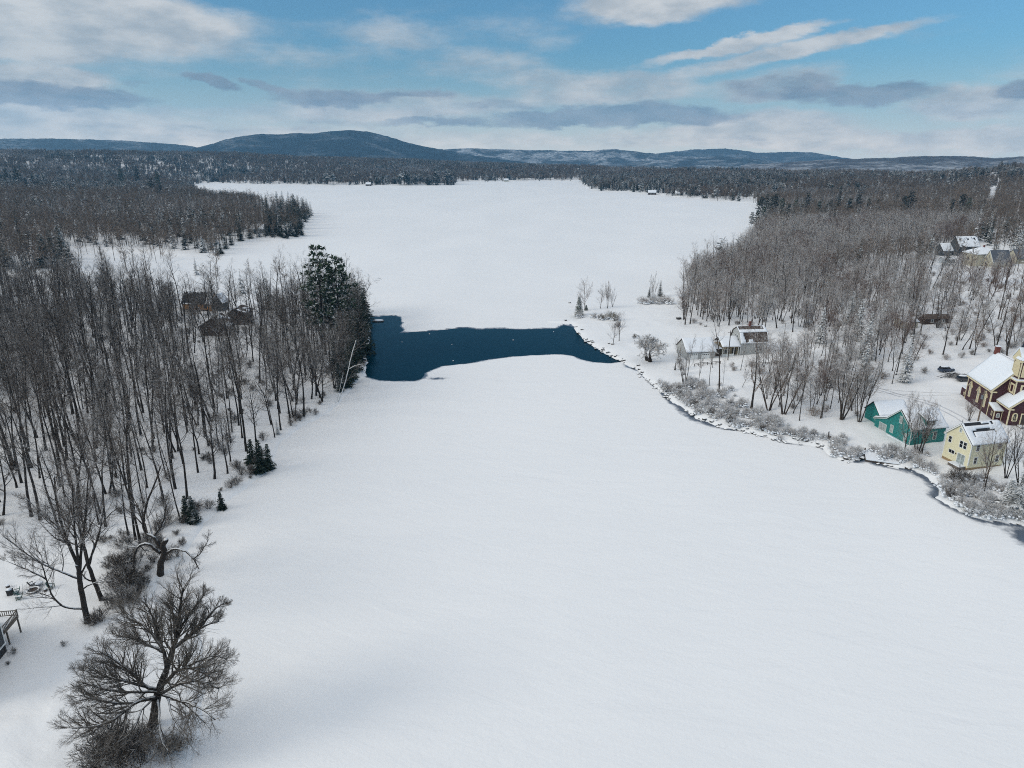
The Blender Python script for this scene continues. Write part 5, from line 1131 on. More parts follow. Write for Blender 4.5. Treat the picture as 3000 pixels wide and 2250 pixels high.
# ------------------------------------------------------------------ the big single trees of the left bank
def limbs_tree(name, label, cat, base, paths, mats, pr, seed, dens=1., rz=0, cover=0):
    """each path: radius, list of (px, py, dy) with dy the forward offset from the foot; twigs are grown along it"""
    p0 = at(*base); rng = np.random.RandomState(seed); tr, cr = MB(), MB(); y0 = p0[1]
    for i, (r, pts, num) in enumerate(paths):
        P = [on(px, py, y0 + dy) - p0 for px, py, dy in pts]
        if i == 0: P[0] = A([0, 0, -.4])
        P = A(P); n = len(P); tt = np.linspace(0, n - 1, (n - 1) * 4 + 1)     # smooth the limb
        Q = []
        for t in tt:
            j = min(int(t), n - 2); f = t - j; a = P[max(j - 1, 0)]; b = P[j]; c = P[j + 1]; d = P[min(j + 2, n - 1)]
            Q.append(.5 * (2 * b + (c - a) * f + (2 * a - 5 * b + 4 * c - d) * f * f + (3 * b - a - 3 * c + d) * f ** 3))
        Q = A(Q); L = np.linalg.norm(np.diff(Q, axis=0), axis=1).sum(); Q[1:-1] += rng.normal(0, .03 + .012 * r, (len(Q) - 2, 3))
        rr = np.linspace(r, max(r * .3, .03), len(Q)); 
        if i == 0: rr = np.linspace(r, r * .7, len(Q)); rr[0] *= 1.35; rr[1] *= 1.1
        tr.tube(Q, rr, 7, cap=True)
        if num: branch(cr, Q, rr, L, 0, 3, rng, pr, None, num * dens)
    o = thing(name, label, cat, p0, 0)
    link('trunk', tr.mesh('trunk', mats[0], True), o); link('crown', cr.mesh('crown', mats[1], True), o); return o
HERO = dict(segs=(6,5,4,3), wand=(.06,.12,.15,.16), up=(.2,.55,.35,.15), sides=(6,5,4,3), num=(18,9,8,0), smin=(.22,.15,.12,0), ang=(44,40,38,36), ratio=(.46,.5,.5,.5), rmin=.011)
w8 = lambda l: [(x * .39172, 1600 + y * .39172, d) for x, y, d in l]
limbs_tree('willow', 'huge spreading bare willow at the bottom left lake edge', 'tree', (1140 * .39172, 1600 + 1330 * .39172), [
 (.55, w8([(1140,1330,0),(1165,1200,0),(1190,1070,.2),(1240,940,.4)]), 0),
 (.34, w8([(1240,940,.4),(1290,780,1),(1330,640,1.6),(1345,480,2.2),(1375,310,2.8)]), 20), (.22, w8([(1300,760,1),(1400,690,1.6),(1500,610,2),(1640,560,2.4)]), 18),
 (.16, w8([(1330,640,1.6),(1440,480,2.5),(1530,360,3.2)]), 14), (.15, w8([(1500,600,2),(1600,480,2.6),(1680,420,3)]), 12),
 (.24, w8([(1245,900,.4),(1225,790,.6),(1180,710,1),(1080,600,1.8),(980,540,2.4),(910,500,2.8)]), 18), (.16, w8([(1180,720,1),(1170,600,1.6),(1110,470,2.4),(1060,400,2.8)]), 13),
 (.2, w8([(1225,790,.6),(1120,745,.6),(1000,690,.8),(870,670,1)]), 16), (.24, w8([(1190,1070,.2),(1090,1050,-.2),(990,950,-.2),(880,870,.1),(740,780,.4)]), 20),
 (.18, w8([(1090,1050,-.2),(940,1010,-.8),(800,980,-1),(640,900,-.8)]), 18), (.2, w8([(1185,1090,0),(1080,1090,-.5),(900,1090,-1.6),(740,1060,-2),(600,1010,-2)]), 18),
 (.27, w8([(1200,1060,0),(1290,960,-.6),(1390,910,-1.2),(1500,940,-1.8),(1600,990,-2.2)]), 18), (.22, w8([(1190,1110,0),(1320,1040,-1),(1480,1010,-2),(1640,1070,-2.8)]), 18),
 (.16, w8([(1390,910,-1.2),(1500,850,-1),(1620,820,-.8),(1700,850,-.8)]), 14),
 (.26, w8([(1170,1130,-.2),(1010,1170,-2),(860,1290,-4),(700,1350,-5.2),(540,1360,-6)]), 20), (.17, w8([(1000,1175,-2),(850,1170,-2.8),(700,1140,-3.2),(580,1110,-3.4)]), 16),
 (.17, w8([(1180,1110,0),(1150,1140,-.3),(1060,1230,-2.6),(990,1390,-4.6),(870,1470,-6)]), 8), (.17, w8([(1180,1150,-.3),(1190,1290,-3),(1205,1440,-5.2),(1260,1540,-6.6)]), 10),
 (.2, w8([(1210,1110,-.2),(1350,1160,-2),(1480,1200,-3.2),(1610,1300,-4.4)]), 16), (.15, w8([(1190,1105,0),(1250,1130,-.6),(1290,1270,-3),(1360,1390,-4.6),(1400,1450,-5.4)]), 10)],
 (M['bark'], snowy('willow_twigs', [(.105,.085,.066)], .6, 1.1, .5, .4, 1.4)), dict(HERO, rmin=.009, ratio=(.46,.56,.6,.5), ang=(40,36,34,32)), 31, 1.3)
m4 = lambda l: [(x * .54249, 1350 + y * .54249, d) for x, y, d in l]
limbs_tree('maple', 'open grown bare maple with a low curved limb beside the deck lawn', 'tree', (475 * .54249, 1350 + 875 * .54249), [
 (.42, m4([(475,875,0),(455,780,0),(438,690,0),(430,610,0),(420,560,0)]), 0),
 (.26, m4([(420,560,0),(380,470,.3),(345,380,.6),(310,250,1),(290,80,1.4)]), 20), (.22, m4([(428,600,0),(440,480,.5),(455,360,1),(470,200,1.6),(480,30,2)]), 20),
 (.2, m4([(425,580,0),(410,440,-.3),(400,300,-.4),(390,120,-.4)]), 18), (.17, m4([(438,640,0),(340,605,-.6),(240,560,-1),(140,500,-1.2),(10,400,-1.2)]), 16),
 (.16, m4([(450,800,0),(350,790,-1),(290,740,-1.4),(250,640,-1.6),(225,560,-1.6),(150,480,-1.4)]), 16), (.13, m4([(440,695,0),(520,655,-.6),(610,650,-1)]), 8),
 (.14, m4([(432,620,0),(500,500,.6),(540,380,1.2),(560,250,1.6)]), 14), (.13, m4([(345,380,.6),(240,300,1),(140,200,1.4)]), 14), (.12, m4([(250,640,-1.6),(150,590,-2),(30,540,-2.2)]), 12)],
 (M['bark'], M['twig']), HERO, 37, .8)
limbs_tree('bare_tree', 'leaning dark tree right behind the maple', 'tree', (553 * .54249, 1350 + 752 * .54249), [
 (.34, m4([(553,752,0),(510,650,.3),(480,570,.6),(455,470,1)]), 0), (.22, m4([(455,470,1),(430,360,1.6),(410,220,2.2),(380,60,3)]), 22), (.17, m4([(480,570,.6),(520,430,.8),(560,330,1),(640,250,1.2)]), 14), (.15, m4([(505,650,.3),(470,640,-.2),(440,610,-.4)]), 4)],
 (M['bark'], M['twig']), HERO, 41, .8)
limbs_tree('gnarled_tree', 'broken gnarled tree with a snowy arm reaching over the ice', 'tree', (865 * .54249, 1350 + 612 * .54249), [
 (.55, m4([(862,615,0),(868,560,.1),(888,500,0),(880,460,-.1),(897,425,0)]), 0), (.34, m4([(880,480,0),(850,440,0),(830,410,.2),(790,390,.4),(775,340,.8),(790,240,1.4),(830,140,2),(870,20,2.6)]), 14),
 (.25, m4([(900,500,0),(940,475,-.3),(1000,490,-.6),(1045,530,-1),(1075,585,-1.4)]), 5), (.13, m4([(1045,530,-1),(1090,490,-1),(1130,420,-.8)]), 10), (.27, m4([(868,500,0),(800,450,-.2),(745,465,-.5),(722,540,-1.2),(728,640,-2),(722,740,-2.8)]), 5),
 (.16, m4([(830,410,.2),(880,330,.6),(900,230,1)]), 12), (.12, m4([(800,450,-.2),(720,465,-.2),(660,455,0)]), 6)],
 (M['bark'], M['twig']), HERO, 43, .8)
limbs_tree('birch', 'white leaning birch at the water edge under the pines', 'tree', (850 + 460 * .3015, 700 + 1580 * .3015), [
 (.14, [(850 + x * .3015, 700 + y * .3015, d) for x, y, d in ((460,1580,0),(515,1460,0),(565,1270,-.3),(605,1100,-.6),(640,985,-.8))], 8),
 (.12, [(850 + x * .3015, 700 + y * .3015, d) for x, y, d in ((575,1260,-.3),(650,1225,-1),(715,1215,-1.4))], 8)], (M['birch'], M['twig']), HERO, 47, .7)
limbs_tree('birch', 'thin white birch stem leaning behind the larger birch', 'tree', (850 + 452 * .3015, 700 + 1570 * .3015), [
 (.08, [(850 + x * .3015, 700 + y * .3015, d) for x, y, d in ((452,1570,0),(485,1450,0),(515,1300,0))], 5)], (M['birch'], M['twig']), HERO, 48, .7)
limbs_tree('dead_tree', 'fallen dead trunk leaning through the left wood', 'tree', (1245 * .49729, 700 + 1075 * .49729), [
 (.27, [(x * .49729, 700 + y * .49729, d) for x, y, d in ((1245,1075,0),(1200,960,.5),(1150,870,1),(1090,790,1.6),(1030,690,2.4))], 6)], (M['bark'], M['twig']), HERO, 51, .6)
# lower left shrubs
c8 = lambda x, y: (x * .39172, 1600 + y * .39172)
LS = [((860,1500),1.8,0),((960,1560),2.0,0),((760,1580),1.6,0),((1060,1620),1.7,0),((900,1680),1.8,0),((720,1690),1.5,0),((1100,1480),1.3,0),((1250,1560),1.,1),((1330,1520),1.,1),((860,330),1.6,0),((900,420),1.5,0),((830,470),1.1,0),((960,300),1.5,0),((1000,230),1.4,0),((760,560),1.1,1),((700,590),.9,1),((900,180),1.5,0),((1040,360),1.,0),((1010,130),1.4,0)]
for i, (xy, s, kk) in enumerate(LS):
    px, py = c8(*xy); plant('shrub', 'dark twiggy shrub on the lower left bank, foot %.1f%% across, %.1f%% down' % (px / 30, py / 22.5), 'shrub', at(px, min(py, 2330)), W_SHRUBD, i, s * .8, 'dark shrubs on the lower left bank', ('stems',))
plant('shrub', 'small bent plant poking from the lawn snow between deck and willow', 'shrub', at(*c7(1030, 1180)), W_SHRUBD, 3, .3, None, ('stems',)); plant('shrub', 'tiny dry plant beside the charcoal house foundation', 'shrub', at(*c7(235, 1300)), W_SHRUBD, 3, .35, None, ('stems',)); plant('shrub', 'dry tuft at the left edge below the charcoal house', 'shrub', at(*c7(140, 1470)), W_SHRUBD, 1, .25, None, ('stems',))

# ------------------------------------------------------------------ conifers, one by one
NC = [0]
def pct(px, py): return 'foot %.1f%% across, %.1f%% down the photo' % (px / 30, py / 22.5)
def conif(kind, x, y, h=None, top=None, snow=False, low=False, where='on the left bank', group=None, wide=1.):
    """x, y: foot in the 2212 px copy; h metres or top row"""
    p = atd(x, y); NC[0] += 1; k = NC[0]
    forms, Hs, nm = ((W_PINES if snow else W_PINE), (27, 24, 21), 'pine_tree') if kind == 'p' else ((W_SPRUCES if snow else W_SPRUCED), (14, 17, 11, 8), 'spruce_tree')
    if h is None: h = htop(p, x * D, top * D)
    i = int(np.argmin([abs(q - h) for q in Hs])) if k % 3 else k % len(Hs)
    s = h / Hs[i]; lab = ('%s %s %s, ' % ('snowy' if snow else 'dark', 'pine' if kind == 'p' else 'spruce', where)) + pct(x * D, y * D)
    f = forms[i]
    if low:                                      # far away: one mesh
        me = LOWC[('p' if kind == 'p' else 's') + ('n' if snow else '')][k % 3]; o = link(nm, me); o.location = p; o.rotation_euler = (0, 0, random.uniform(0, 6.28)); o.scale = (h / 20 * wide, h / 20 * wide, h / 20); setp(o, lab, 'conifer', group)
    else: plant(nm, lab, 'conifer', p, forms, i, (s * wide, s * wide, s), group)
LOWC = {}
for key, pine, mat in (('p', True, M['needle']), ('pn', True, M['needle_snow']), ('s', False, M['needle']), ('sn', False, M['needle_snow'])):
    LOWC[key] = [joined(low_conifer(300 + i, 20, 5.0 if pine else 3.6, pine), f'far_conifer_{key}', (M['bark'], mat)) for i in range(3)]
p = atd(703, 766); plant('pine_tree', 'tallest white pine above the dark water on the left bank', 'conifer', p, W_PINE, 0, htop(p, 706 * D, 530 * D) / 27, None)
p = atd(739, 768); plant('pine_tree', 'second white pine right beside the tallest one', 'conifer', p, W_PINE, 1, htop(p, 736 * D, 551 * D) / 24.4, None)
GL = 'conifers on the left bank above the water'
for x, y, h in ((768,800,15),(778,782,16),(786,760,17),(788,735,18),(790,712,17),(790,692,16),(760,822,13),(748,835,11),(735,845,9),(772,745,19),(776,715,20),(770,690,19),(755,780,16),(765,765,18),(740,810,12),(782,675,14),(725,800,12),(758,730,18)):
    conif('s', x, y, h, snow=False, group=GL)
for x, y, h, k in ((562,1018,7.5,0),(580,1012,6,0),(600,938,4,1),(418,1128,5.5,0),(405,1120,5,0),(582,668,14,0),(545,1000,6,0),(480,1100,4,0)): conif('s', x, y, h, snow=bool(k), where='in the left wood', group='spruces scattered in the left wood')
GI = 'conifers on the left point'
for x, y, h in ((100,578,17),(118,572,19),(138,566,19),(140,560,17),(12,576,12),(28,580,11),(470,552,8),(478,549,7),(488,538,9),(500,530,9),(640,511,9),(652,508,10),(630,509,9),(610,513,8),(590,512,9),(575,510,10),(560,512,9),
   (652,490,11),(660,480,13),(668,471,13),(672,466,14),(664,462,15),(655,460,16),(645,457,17),(636,455,18),(625,452,19),(612,450,19),(600,448,18),(648,470,14),(640,480,13),(632,470,15),(622,465,16),(610,470,14),(520,520,12),(540,515,12),(555,505,14),(575,500,13),(600,495,13),(520,500,14),(440,545,9),(455,540,12)):
    conif('s', x, y, h * 1.2, snow=(int(x) % 7 == 0), where='on the left point', group=GI, wide=1.15)
TIP = [(555,436),(690,436),(690,530),(585,530),(575,490)]
rgt = np.random.RandomState(9)
for i in range(64):
    t_ = rgt.uniform(0, 1); x = rgt.uniform(575, 672); y = rgt.uniform(450, 512)
    if inside(A([x]), A([y]), TIP)[0] and land(*[A([q]) for q in flat([(x, y)])[0]])[1][0] > 1: conif('s', x, y, rgt.uniform(13, 21), snow=False, where='on the left point', group=GI, wide=1.2)
for x, y, t, k in ((18,405,362,'p'),(265,405,365,'p'),(300,405,366,'p'),(345,415,372,'p'),(350,440,400,'p'),(332,430,385,'p'),(80,400,368,'s'),(150,395,365,'s'),(230,402,368,'s'),(40,398,362,'p'),(320,470,425,'s'),(240,500,455,'s'),(560,470,425,'s'),(505,470,428,'s'),(60,420,385,'p'),(190,400,372,'s'),(420,470,432,'s')):
    conif(k, x, y, top=t, snow=(int(x) % 2 == 0), where='in the far left forest', group='conifers rising from the far left forest')
GF = 'conifers along the far shore'
rgf = np.random.RandomState(77)
for x0, x1, n, h, k in ((362,440,16,26,'s'),(445,690,26,20,'s'),(690,722,9,27,'p'),(800,840,6,20,'s'),(866,912,12,30,'p'),(938,982,13,31,'p'),(1040,1095,8,20,'s'),(1150,1250,6,17,'s')):
    for i in range(n):
        x = rgf.uniform(x0, x1); y = np.interp(x, [360,440,500,590,720,850,980,985,1250], [399,394,396,397.6,399.6,400,399.6,390.6,389.4]) - rgf.uniform(.2, 2.0)
        conif(k, x, y, h * rgf.uniform(.75, 1.2), snow=rgf.rand() < (.75 if k == 's' else .25), low=True, where='along the far shore', group=GF)
GR = 'conifers along the right far shore'
for i in range(64):
    x = rgf.uniform(1268, 1640) if i > 22 else rgf.uniform(1270, 1420); y = np.interp(x, [1262,1300,1400,1500,1632], [408,410.5,418,428,440]) - rgf.uniform(.4, 5.5)
    conif('p' if rgf.rand() < .35 else 's', x, y, rgf.uniform(13, 24), snow=rgf.rand() < .55, low=True, where='on the right far shore', group=GR)
GP = 'tall pines of the right wood'
for x, y, t in ((1640,478,425),(1652,472,420),(1662,482,424),(1672,470,419),(1685,478,428),(1622,495,458),(1632,500,455),(1645,497,448),(1715,476,432),(1740,472,418),(1765,478,436),(1790,474,432),(1808,470,424),(1830,476,430),(1850,472,422),(1872,474,430),(1892,470,432),(1960,474,414),(1948,476,424),(2072,476,420),(2085,480,428),(2050,478,432),(2120,470,432),(1700,485,440),(1780,482,442)):
    conif('p', x, y, top=t, snow=x % 2 == 0, where='in the right wood', group=GP)
for x, y, t in ((2140,385,356),(2155,385,354),(2170,384,352),(2185,386,353),(2200,384,352),(2210,386,352),(2178,388,358)): conif('p', x, y, top=t, snow=True, low=True, where='on the far right rise', group='pines on the far right rise')
for x, y, h in ((1745,705,12),(1770,740,13),(1850,735,15),(1872,760,14),(1835,700,13),(1905,720,13),(1680,640,12),(1960,650,13),(1700,800,8),(1790,835,9)): conif('s', x, y, h, snow=True, where='in the right wood', group='snowy spruces of the right wood')
for x, y, t, w_2 in ((2150,545,490,1.),(2190,560,478,1.3),(2212,548,470,1.2),(1986,560,525,.9),(2130,500,468,1.),(2240,575,480,1.3),(1520,592,555,.8),(1528,588,552,.8)): conif('s', x, y, top=t, snow=True, where='among the right houses', group='spruces among the right houses', wide=w_2)

# ------------------------------------------------------------------ woods
def disp(x, y, z): px, py = proj(x, y, z); return px / D, py / D
LW = [(-420,1200),(60,1165),(110,1155),(150,1165),(215,1180),(240,1230),(300,1225),(330,1150),(400,1130),(470,1070),(540,1030),(585,1000),(596,950),(640,915),(712,878),(752,836),(775,805),(786,750),(788,690),(765,668),(716,664),(600,676),(480,684),(395,676),(330,662),(140,645),(-420,630)]
R1 = [(1472,704),(1474,648),(1490,612),(1545,585),(1612,545),(1640,500),(1652,492),(2120,490),(2120,515),(2000,555),(1900,562),(1805,590),(1785,650),(1740,716),(1690,722),(1600,712),(1540,706)]
R2 = [(1700,692),(1785,655),(1805,595),(1990,590),(2420,640),(2420,780),(2080,775),(1930,832),(1880,872),(1860,800),(1750,722)]
R3 = [(1530,792),(1650,862),(1720,905),(1858,900),(1880,830),(1868,725),(1800,700),(1765,750),(1660,790)]
R4 = [(1440,772),(1530,790),(1660,800),(1660,862),(1580,842),(1450,815)]
CLEAR = [(150,534),(300,536),(432,545),(470,556),(800,630),(800,690),(600,690),(330,680),(-420,665),(-420,590),(120,586)]
FIELD = [(1225,640),(1480,600),(1500,690),(1700,695),(1760,730),(1650,800),(1550,815),(1440,850),(1225,720)]
ROADP = A(flat([(2138,466),(2136,452),(2140,440),(2132,424),(2128,412),(2131,404)]))
rw = np.random.RandomState(2024)
def grid_pts(xa, xb, ya, yb, step):
    gx, gy = np.meshgrid(np.arange(xa, xb, step), np.arange(ya, yb, step)); gx = gx.ravel() + rw.uniform(-.5, .5, gx.size) * step; gy = gy.ravel() + rw.uniform(-.5, .5, gy.size) * step
    k = (np.abs(np.arctan2(gx, gy)) < R(46)); gx, gy = gx[k], gy[k]
    z, s = land(gx, gy); k = s > 1.2
    return gx[k], gy[k], z[k], s[k]
def free(x, y):
    k = np.ones(len(x), bool)
    for ax, ay, r in AVOID: k &= np.hypot(x - ax, y - ay) > r
    return k
def shows(x, y, z, keep=.2):
    """thins the wood where the photo looks through it at the houses"""
    bad = np.zeros(len(x), bool)
    for h in (5, 9, 13, 17, 21):
        qx, qy = disp(x, y, z + h)
        for (a, b, c, d) in ((385, 552, 628, 735), (1455, 1665, 700, 790), (2015, 2260, 515, 602), (1985, 2060, 688, 708)): bad |= (qx > a) & (qx < b) & (qy > c) & (qy < d)
    return ~bad | (rw.rand(len(x)) < np.where(x < 0, keep * 2.6, keep))
cand = []                                        # x, y, z, zone
x, y, z, s = grid_pts(-330, 0, 60, 400, 4.95); dx, dy = disp(x, y, z); k = inside(dx, dy, LW) & free(x, y) & (s > 2.0)
thin = np.interp(dy, [600, 1180], [1, .8]); k &= (rw.rand(len(x)) < thin) & shows(x, y, z)
L_ = np.column_stack([x, y, z])[k]
x, y, z, s = grid_pts(0, 560, 120, 640, 4.75); dx, dy = disp(x, y, z); f_ = free(x, y) & shows(x, y, z, .3)
k1 = inside(dx, dy, R1) & f_ & ((fbm(x / 26 + 9, y / 26, 3) > -.10) | (rw.rand(len(x)) < .25)); k2 = inside(dx, dy, R2) & f_ & (rw.rand(len(x)) < np.where(dx < 1900, .85, .75)); k3 = (inside(dx, dy, R3) & f_) | (inside(dx, dy, R4) & f_ & (rw.rand(len(x)) < .65))
Rr_ = np.column_stack([x, y, z])[k1 | k2 | k3]
def screen_h(P): a = proj(P[:, 0], P[:, 1], P[:, 2]); b = proj(P[:, 0], P[:, 1], P[:, 2] + 20); vis = (a[0] > -40) & (a[0] < 3040) & (a[1] > 0) & (a[1] < 2300); return np.hypot(a[0] - b[0], a[1] - b[1]) * vis
near_pts, near_i = [], []
NF = len(W_DARK)
used_lab = set()
def low_zone(P):                                 # the bank wood behind the shrubs is lower
    dx, dy = disp(P[:, 0], P[:, 1], P[:, 2]); return np.where(inside(dx, dy, R4), .5, np.where(inside(dx, dy, R3), .68, np.where((dx < 1960) & inside(dx, dy, R2), .82, 1.)))
def wood(P, n, desc, wood_, forms, group, cat='tree', s0=.75, s1=1.12):
    zl = low_zone(P); h = screen_h(P) * zl; o = np.argsort(-h); ind, rest = o[:n], o[n:]
    for j in ind:
        px, py = proj(*P[j]); k = rw.randint(0, len(forms)); lab = '%s, %s, foot %.1f%% across, %.1f%% down the photo' % (desc[k % len(desc)], wood_, px / 30, py / 22.5)
        sc = rw.uniform(s0, s1) * zl[j]
        plant('bare_tree', lab, cat, P[j] - A([0, 0, .1]), forms, k, sc, group, lean=(rw.normal(0, .03), rw.normal(0, .03)))
    return P[rest]
restL = wood(L_, 165, ('tall dark bare tree', 'slim dark bare tree', 'dark bare tree'), 'left wood', W_DARK + W_WIDED[:3], 'dark bare trees of the left wood')
restR = wood(Rr_, 92, ('frosted bare tree', 'slim frosted bare tree', 'tall frosted tree'), 'right wood', W_FROST[:4] + W_WIDE * 2 + W_RED[:1], 'frosted bare trees of the right wood', s0=.62, s1=.98)
J_D = [joined(p, f'wood_tree_{i}', (M['bark'], M['twig'])) for i, p in enumerate(P_FOREST[:5] + P_WIDE)]
J_F = [joined(p, f'wood_frost_{i}', (M['bark_frost'], M['twig_frost'])) for i, p in enumerate(P_FOREST[:2] + P_WIDE + P_WIDE)]
J_R = [joined(p, f'wood_russet_{i}', (M['bark_frost'], M['twig_red'])) for i, p in enumerate(P_WIDE[:3])]
J_B = [joined((p[0],), f'wood_shrub_{i}', (M['twig'],)) for i, p in enumerate(P_SHRUB)]
pr = J_D + J_F + J_R; nD, nF2, nR2 = len(J_D), len(J_F), len(J_R)
idL = rw.randint(0, nD, len(restL)); rus = (fbm(restR[:, 0] / 22, restR[:, 1] / 22, 3) > .10)
idR = np.where(rus, nD + nF2 + rw.randint(0, nR2, len(restR)), nD + rw.randint(0, nF2, len(restR)))
PT = np.vstack([restL, restR]); scatter('woodland', 'dense bare woods behind the nearest trees on both banks', PT, np.concatenate([idL, idR]), rw.uniform(0, 6.28, len(PT)), np.concatenate([rw.uniform(.72, 1.08, len(restL)), rw.uniform(.6, .98, len(restR)) * low_zone(restR)]), pr)
# brush on the forest floor
x, y, z, s = grid_pts(-300, 0, 60, 330, 4.6); dx, dy = disp(x, y, z); k = inside(dx, dy, LW) & free(x, y) & (rw.rand(len(x)) < .28)
U = np.column_stack([x, y, z])[k]; LB_ = [(130,1170),(330,1140),(440,1090),(560,990),(640,895),(760,835),(780,850),(705,900),(615,960),(545,1055),(445,1135),(410,1205),(345,1255),(300,1300),(235,1310),(200,1200)]
x, y, z, s = grid_pts(-130, 0, 60, 220, 2.3); dx, dy = disp(x, y, z); k = inside(dx, dy, LB_) & (s > .5) & (rw.rand(len(x)) < np.where(dx < 400, .7, .6)); U = np.vstack([U, np.column_stack([x, y, z])[k]])
x, y, z, s = grid_pts(0, 400, 120, 480, 6.5); dx, dy = disp(x, y, z); k = (inside(dx, dy, R2) | inside(dx, dy, R3) | inside(dx, dy, R1)) & free(x, y) & (rw.rand(len(x)) < .6); U2 = np.column_stack([x, y, z])[k]
J_B += [joined((p[0],), f'wood_fshrub_{i}', (M['twig_frost'],)) for i, p in enumerate(P_SHRUB)]
scatter('undergrowth', 'thin brush and saplings on the snowy forest floor', np.vstack([U, U2]), np.concatenate([rw.randint(0, 4, len(U)), 4 + rw.randint(0, 4, len(U2))]), rw.uniform(0, 6.28, len(U) + len(U2)), np.concatenate([rw.uniform(.3, .95, len(U)), rw.uniform(.4, 1., len(U2))]), J_B)
# middle distance forest, tree by tree
x1, y1, z1, s1 = grid_pts(-1000, 900, 330, 1050, 5.4); dx, dy = disp(x1, y1, z1)
rd = pdist(x1, y1, ROADP, False)
k = ~inside(dx, dy, LW) & ~inside(dx, dy, R1) & ~inside(dx, dy, R2) & ~inside(dx, dy, R3) & (~inside(dx, dy, CLEAR) | (rw.rand(len(dx)) < .07)) & (~inside(dx, dy, TIP) | (rw.rand(len(dx)) < .25)) & ~inside(dx, dy, FIELD) & free(x1, y1) & shows(x1, y1, z1, .3) & (rd > 4) & ((x1 < 0) | (dy < 600)) & (s1 > 2.5) & ((x1 < 0) | (rw.rand(len(x1)) < .68))
mx, my, mz = x1[k], y1[k], z1[k]
LB = [joined(low_bare(320 + i, 17 + i, .05), f'mid_bare_{i}', (M['far_bark'], M['far_twig'])) for i in range(4)]
LC_ = [joined(low_conifer(330 + i, 18, 3.4, i == 2), f'mid_conifer_{i}', (M['bark'], M['needle'] if i else M['needle_snow'])) for i in range(3)]
LS_ = [joined(low_bare(340 + i, 15, .06), f'mid_snow_{i}', (M['far_bark'], M['far_snowtwig'])) for i in range(2)]
pr = LB + LC_ + LS_
def species(x, y, pc=.12):
    c = fbm(x / 70 + 3, y / 70, 4); q = rw.rand(len(x)); f = fbm(x / 110 - 8, y / 110 + 2, 3)
    con = (q < pc + np.clip(c - .05, 0, 1) * 1.6); i = rw.randint(0, 4, len(x)); i = np.where(f > .06, np.where(rw.rand(len(x)) < .6, 7 + rw.randint(0, 2, len(x)), i), i)
    return np.where(con, 4 + rw.randint(0, 3, len(x)), i)
ids = species(mx, my)
scatter('forest', 'brown and grey winter forest in the middle distance', np.column_stack([mx, my, mz]), ids, rw.uniform(0, 6.28, len(mx)), rw.uniform(.65, 1.1, len(mx)) * np.where(ids > 3, .95, 1), pr)
# far forest in patches
def patch(seed, mix, n=19, half=15):
    rng = np.random.RandomState(seed); mb = MB(); mats = [M['far_bark'], M['far_twig'], M['bark'], M['needle'], M['far_snowtwig'], M['needle_snow']]
    for i in range(n):
        r_ = rng.rand(); X0 = A([rng.uniform(-half, half), rng.uniform(-half, half), -1.]); 
        if r_ < mix[0]: ps = low_bare(seed * 50 + i, rng.uniform(11, 18), .11); mi = (0, 1)
        elif r_ < mix[0] + mix[1]: ps = low_bare(seed * 50 + i, rng.uniform(11, 17), .12); mi = (0, 4)
        else: ps = low_conifer(seed * 50 + i, rng.uniform(12, 21), 3.6, rng.rand() < .3); mi = (2, 3 if rng.rand() < .88 else 5)
        for p, q in zip(ps, mi):
            b = mb.n
            for v in p.v: mb.v.append(v + X0); mb.n += len(v)
            mb.f += [tuple(b + k for k in f) for f in p.f]; mb.mi += [q] * len(p.f)
    return mb.mesh(f'patch_{seed}', mats, True)
PATCH = [patch(400, (.9, .05)), patch(401, (.75, .1)), patch(402, (.85, .1)), patch(403, (.3, .6)), patch(404, (.2, .7)), patch(405, (.35, .2)), patch(406, (.15, .15))]
px_, py_, pz_, ps_ = grid_pts(-3000, 2600, 1000, 3600, 27)
rr_, _h = ridge(px_, py_); rl = np.hypot(px_, py_); k = (rl < rr_ + 120) & (ps_ > 10) & ((pdist(px_, py_, ROADP, False) > 8))
k &= (rl > 1040) | True
fx, fy, fz = px_[k], py_[k], pz_[k]
# ring between the two
q_ = fbm(fx / 260 + 7, fy / 260, 4); s_ = fbm(fx / 190 - 4, fy / 120, 4); t_ = rw.rand(len(fx))
pid = np.where(s_ > .11, 3 + rw.randint(0, 2, len(fx)), rw.randint(0, 3, len(fx))); pid = np.where((q_ > .02) & (t_ < .6) | (t_ < .06), 5 + rw.randint(0, 2, len(fx)), pid)
scatter('far_forest', 'far winter forest reaching to the foot of the hills', np.column_stack([fx, fy, fz]), pid, rw.uniform(0, 6.28, len(fx)), rw.uniform(.75, 1.1, len(fx)), PATCH)
# white track through the far right wood
mb = MB(); V = []
for (ax, ay), (bx, by) in zip(ROADP[:-1], ROADP[1:]):
    for t in np.linspace(0, 1, 12, endpoint=False):
        x, y = ax + (bx - ax) * t, ay + (by - ay) * t; d = unit(A([by - ay, ax - bx])) * 4; V += [(x - d[0], y - d[1], gz(x, y) + .6), (x + d[0], y + d[1], gz(x, y) + .6)]
mb.add(V, [(2 * i, 2 * i + 1, 2 * i + 3, 2 * i + 2) for i in range(len(V) // 2 - 1)]); setp(mb.build('road', M['ground'], None, True), 'white snowy track through the far right forest', kind='structure')
BK = [(1385,815),(1440,835),(1500,820),(1560,830),(1640,880),(1700,920),(1770,940),(1840,950),(1800,985),(1700,952),(1600,928),(1520,905),(1450,868)]
BK2 = [(1785,960),(1860,975),(1900,970),(1990,960),(2010,1010),(2080,1030),(2240,1010),(2260,1160),(2110,1112),(2030,1060),(2020,1030),(1960,1010),(1850,992)]
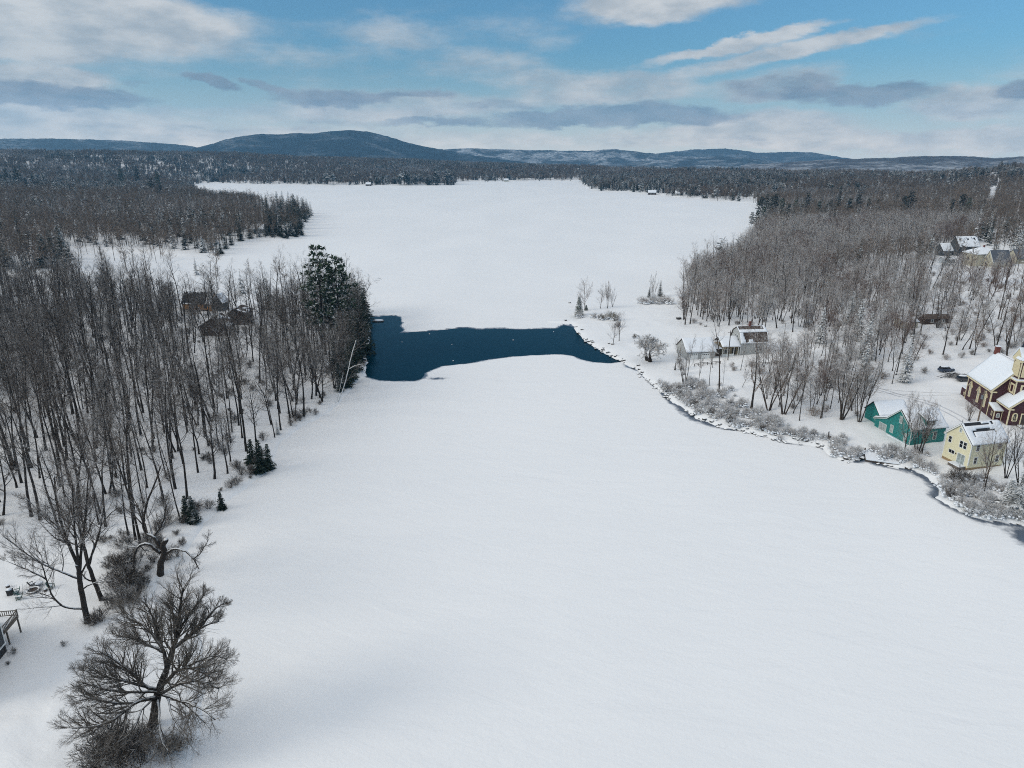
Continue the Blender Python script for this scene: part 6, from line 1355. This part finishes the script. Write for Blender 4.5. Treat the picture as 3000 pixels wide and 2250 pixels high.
x, y, z, s = grid_pts(0, 160, 80, 240, 1.9); dx, dy = disp(x, y, z); k = (inside(dx, dy, BK) | inside(dx, dy, BK2)) & free(x, y) & (s > .6) & (rw.rand(len(x)) < np.clip(1.1 - s / 16, .12, .9)); B_ = np.column_stack([x, y, z])[k]
J_S = [joined((p[0], p[1]), f'bank_brush_{i}', (M['twig_white'], M['snow'])) for i, p in enumerate(P_SHRUB)]
scatter('bank_brush', 'low tangled brush weighed down by snow along the right bank', B_, rw.randint(0, 4, len(B_)), rw.uniform(0, 6.28, len(B_)), rw.uniform(.35, .8, len(B_)), J_S)
for off_ in (-.85, .85):
    pp = [at(*cC(*q)) for q in ((330, 462), (430, 482), (560, 520), (680, 550), (780, 575), (880, 610), (960, 650), (1040, 690), (1110, 735))]; V = []
    for a, b in zip(pp[:-1], pp[1:]):
        for t in np.linspace(0, 1, 10, endpoint=False):
            q = a + (b - a) * t; d = unit(A([b[1] - a[1], a[0] - b[0], 0])); w_ = .22 + .1 * fbm(A([q[0]]), A([q[1]]), 2)[0]
            for e in (off_ - w_, off_ + w_): k_ = q + d * e; V.append((k_[0], k_[1], gz(k_[0], k_[1]) + .035))
    mb = MB(); mb.add(V, [(2 * i, 2 * i + 1, 2 * i + 3, 2 * i + 2) for i in range(len(V) // 2 - 1)]); setp(mb.build('track', plain('packed_snow', (.60, .61, .64), .6, .12, 2), None, True), 'packed wheel rut across the snow behind the teal cottage', kind='structure')
# rocks along the waterline of the right bank
RP = []
for i in range(len(RSH) - 1):
    a, b = RSH[i], RSH[i + 1]; L = np.hypot(*(b - a)); 
    if L > 60: continue
    for j in range(int(L * 1.6)):
        t = rw.rand(); q = a + (b - a) * t + rw.normal(0, 1.1, 2); RP.append((q[0], q[1]))
RP = A(RP); zz, ss = land(RP[:, 0], RP[:, 1]); k = (ss > -1.2) & (ss < 2.5) & (fbm(RP[:, 0] / 5, RP[:, 1] / 5, 3) > -.05); RP = RP[k]; zz = zz[k]
def rockf(seed): mb = MB(); mb.blob((0, 0, .1), (.45, .35, .28), np.random.RandomState(seed), 7, 5, .3); return mb.mesh(f'rock_{seed}', M['rock'], True)
scatter('shore_stones', 'dark stones and snow lumps along the right waterline', np.column_stack([RP, np.maximum(zz, -.05)]), rw.randint(0, 3, len(RP)), rw.uniform(0, 6.28, len(RP)), rw.uniform(.4, 1.5, len(RP)), [rockf(i) for i in range(3)])
print('trees', len(L_), len(Rr_), 'mid', len(mx), 'patches', len(fx), 'stones', len(RP))
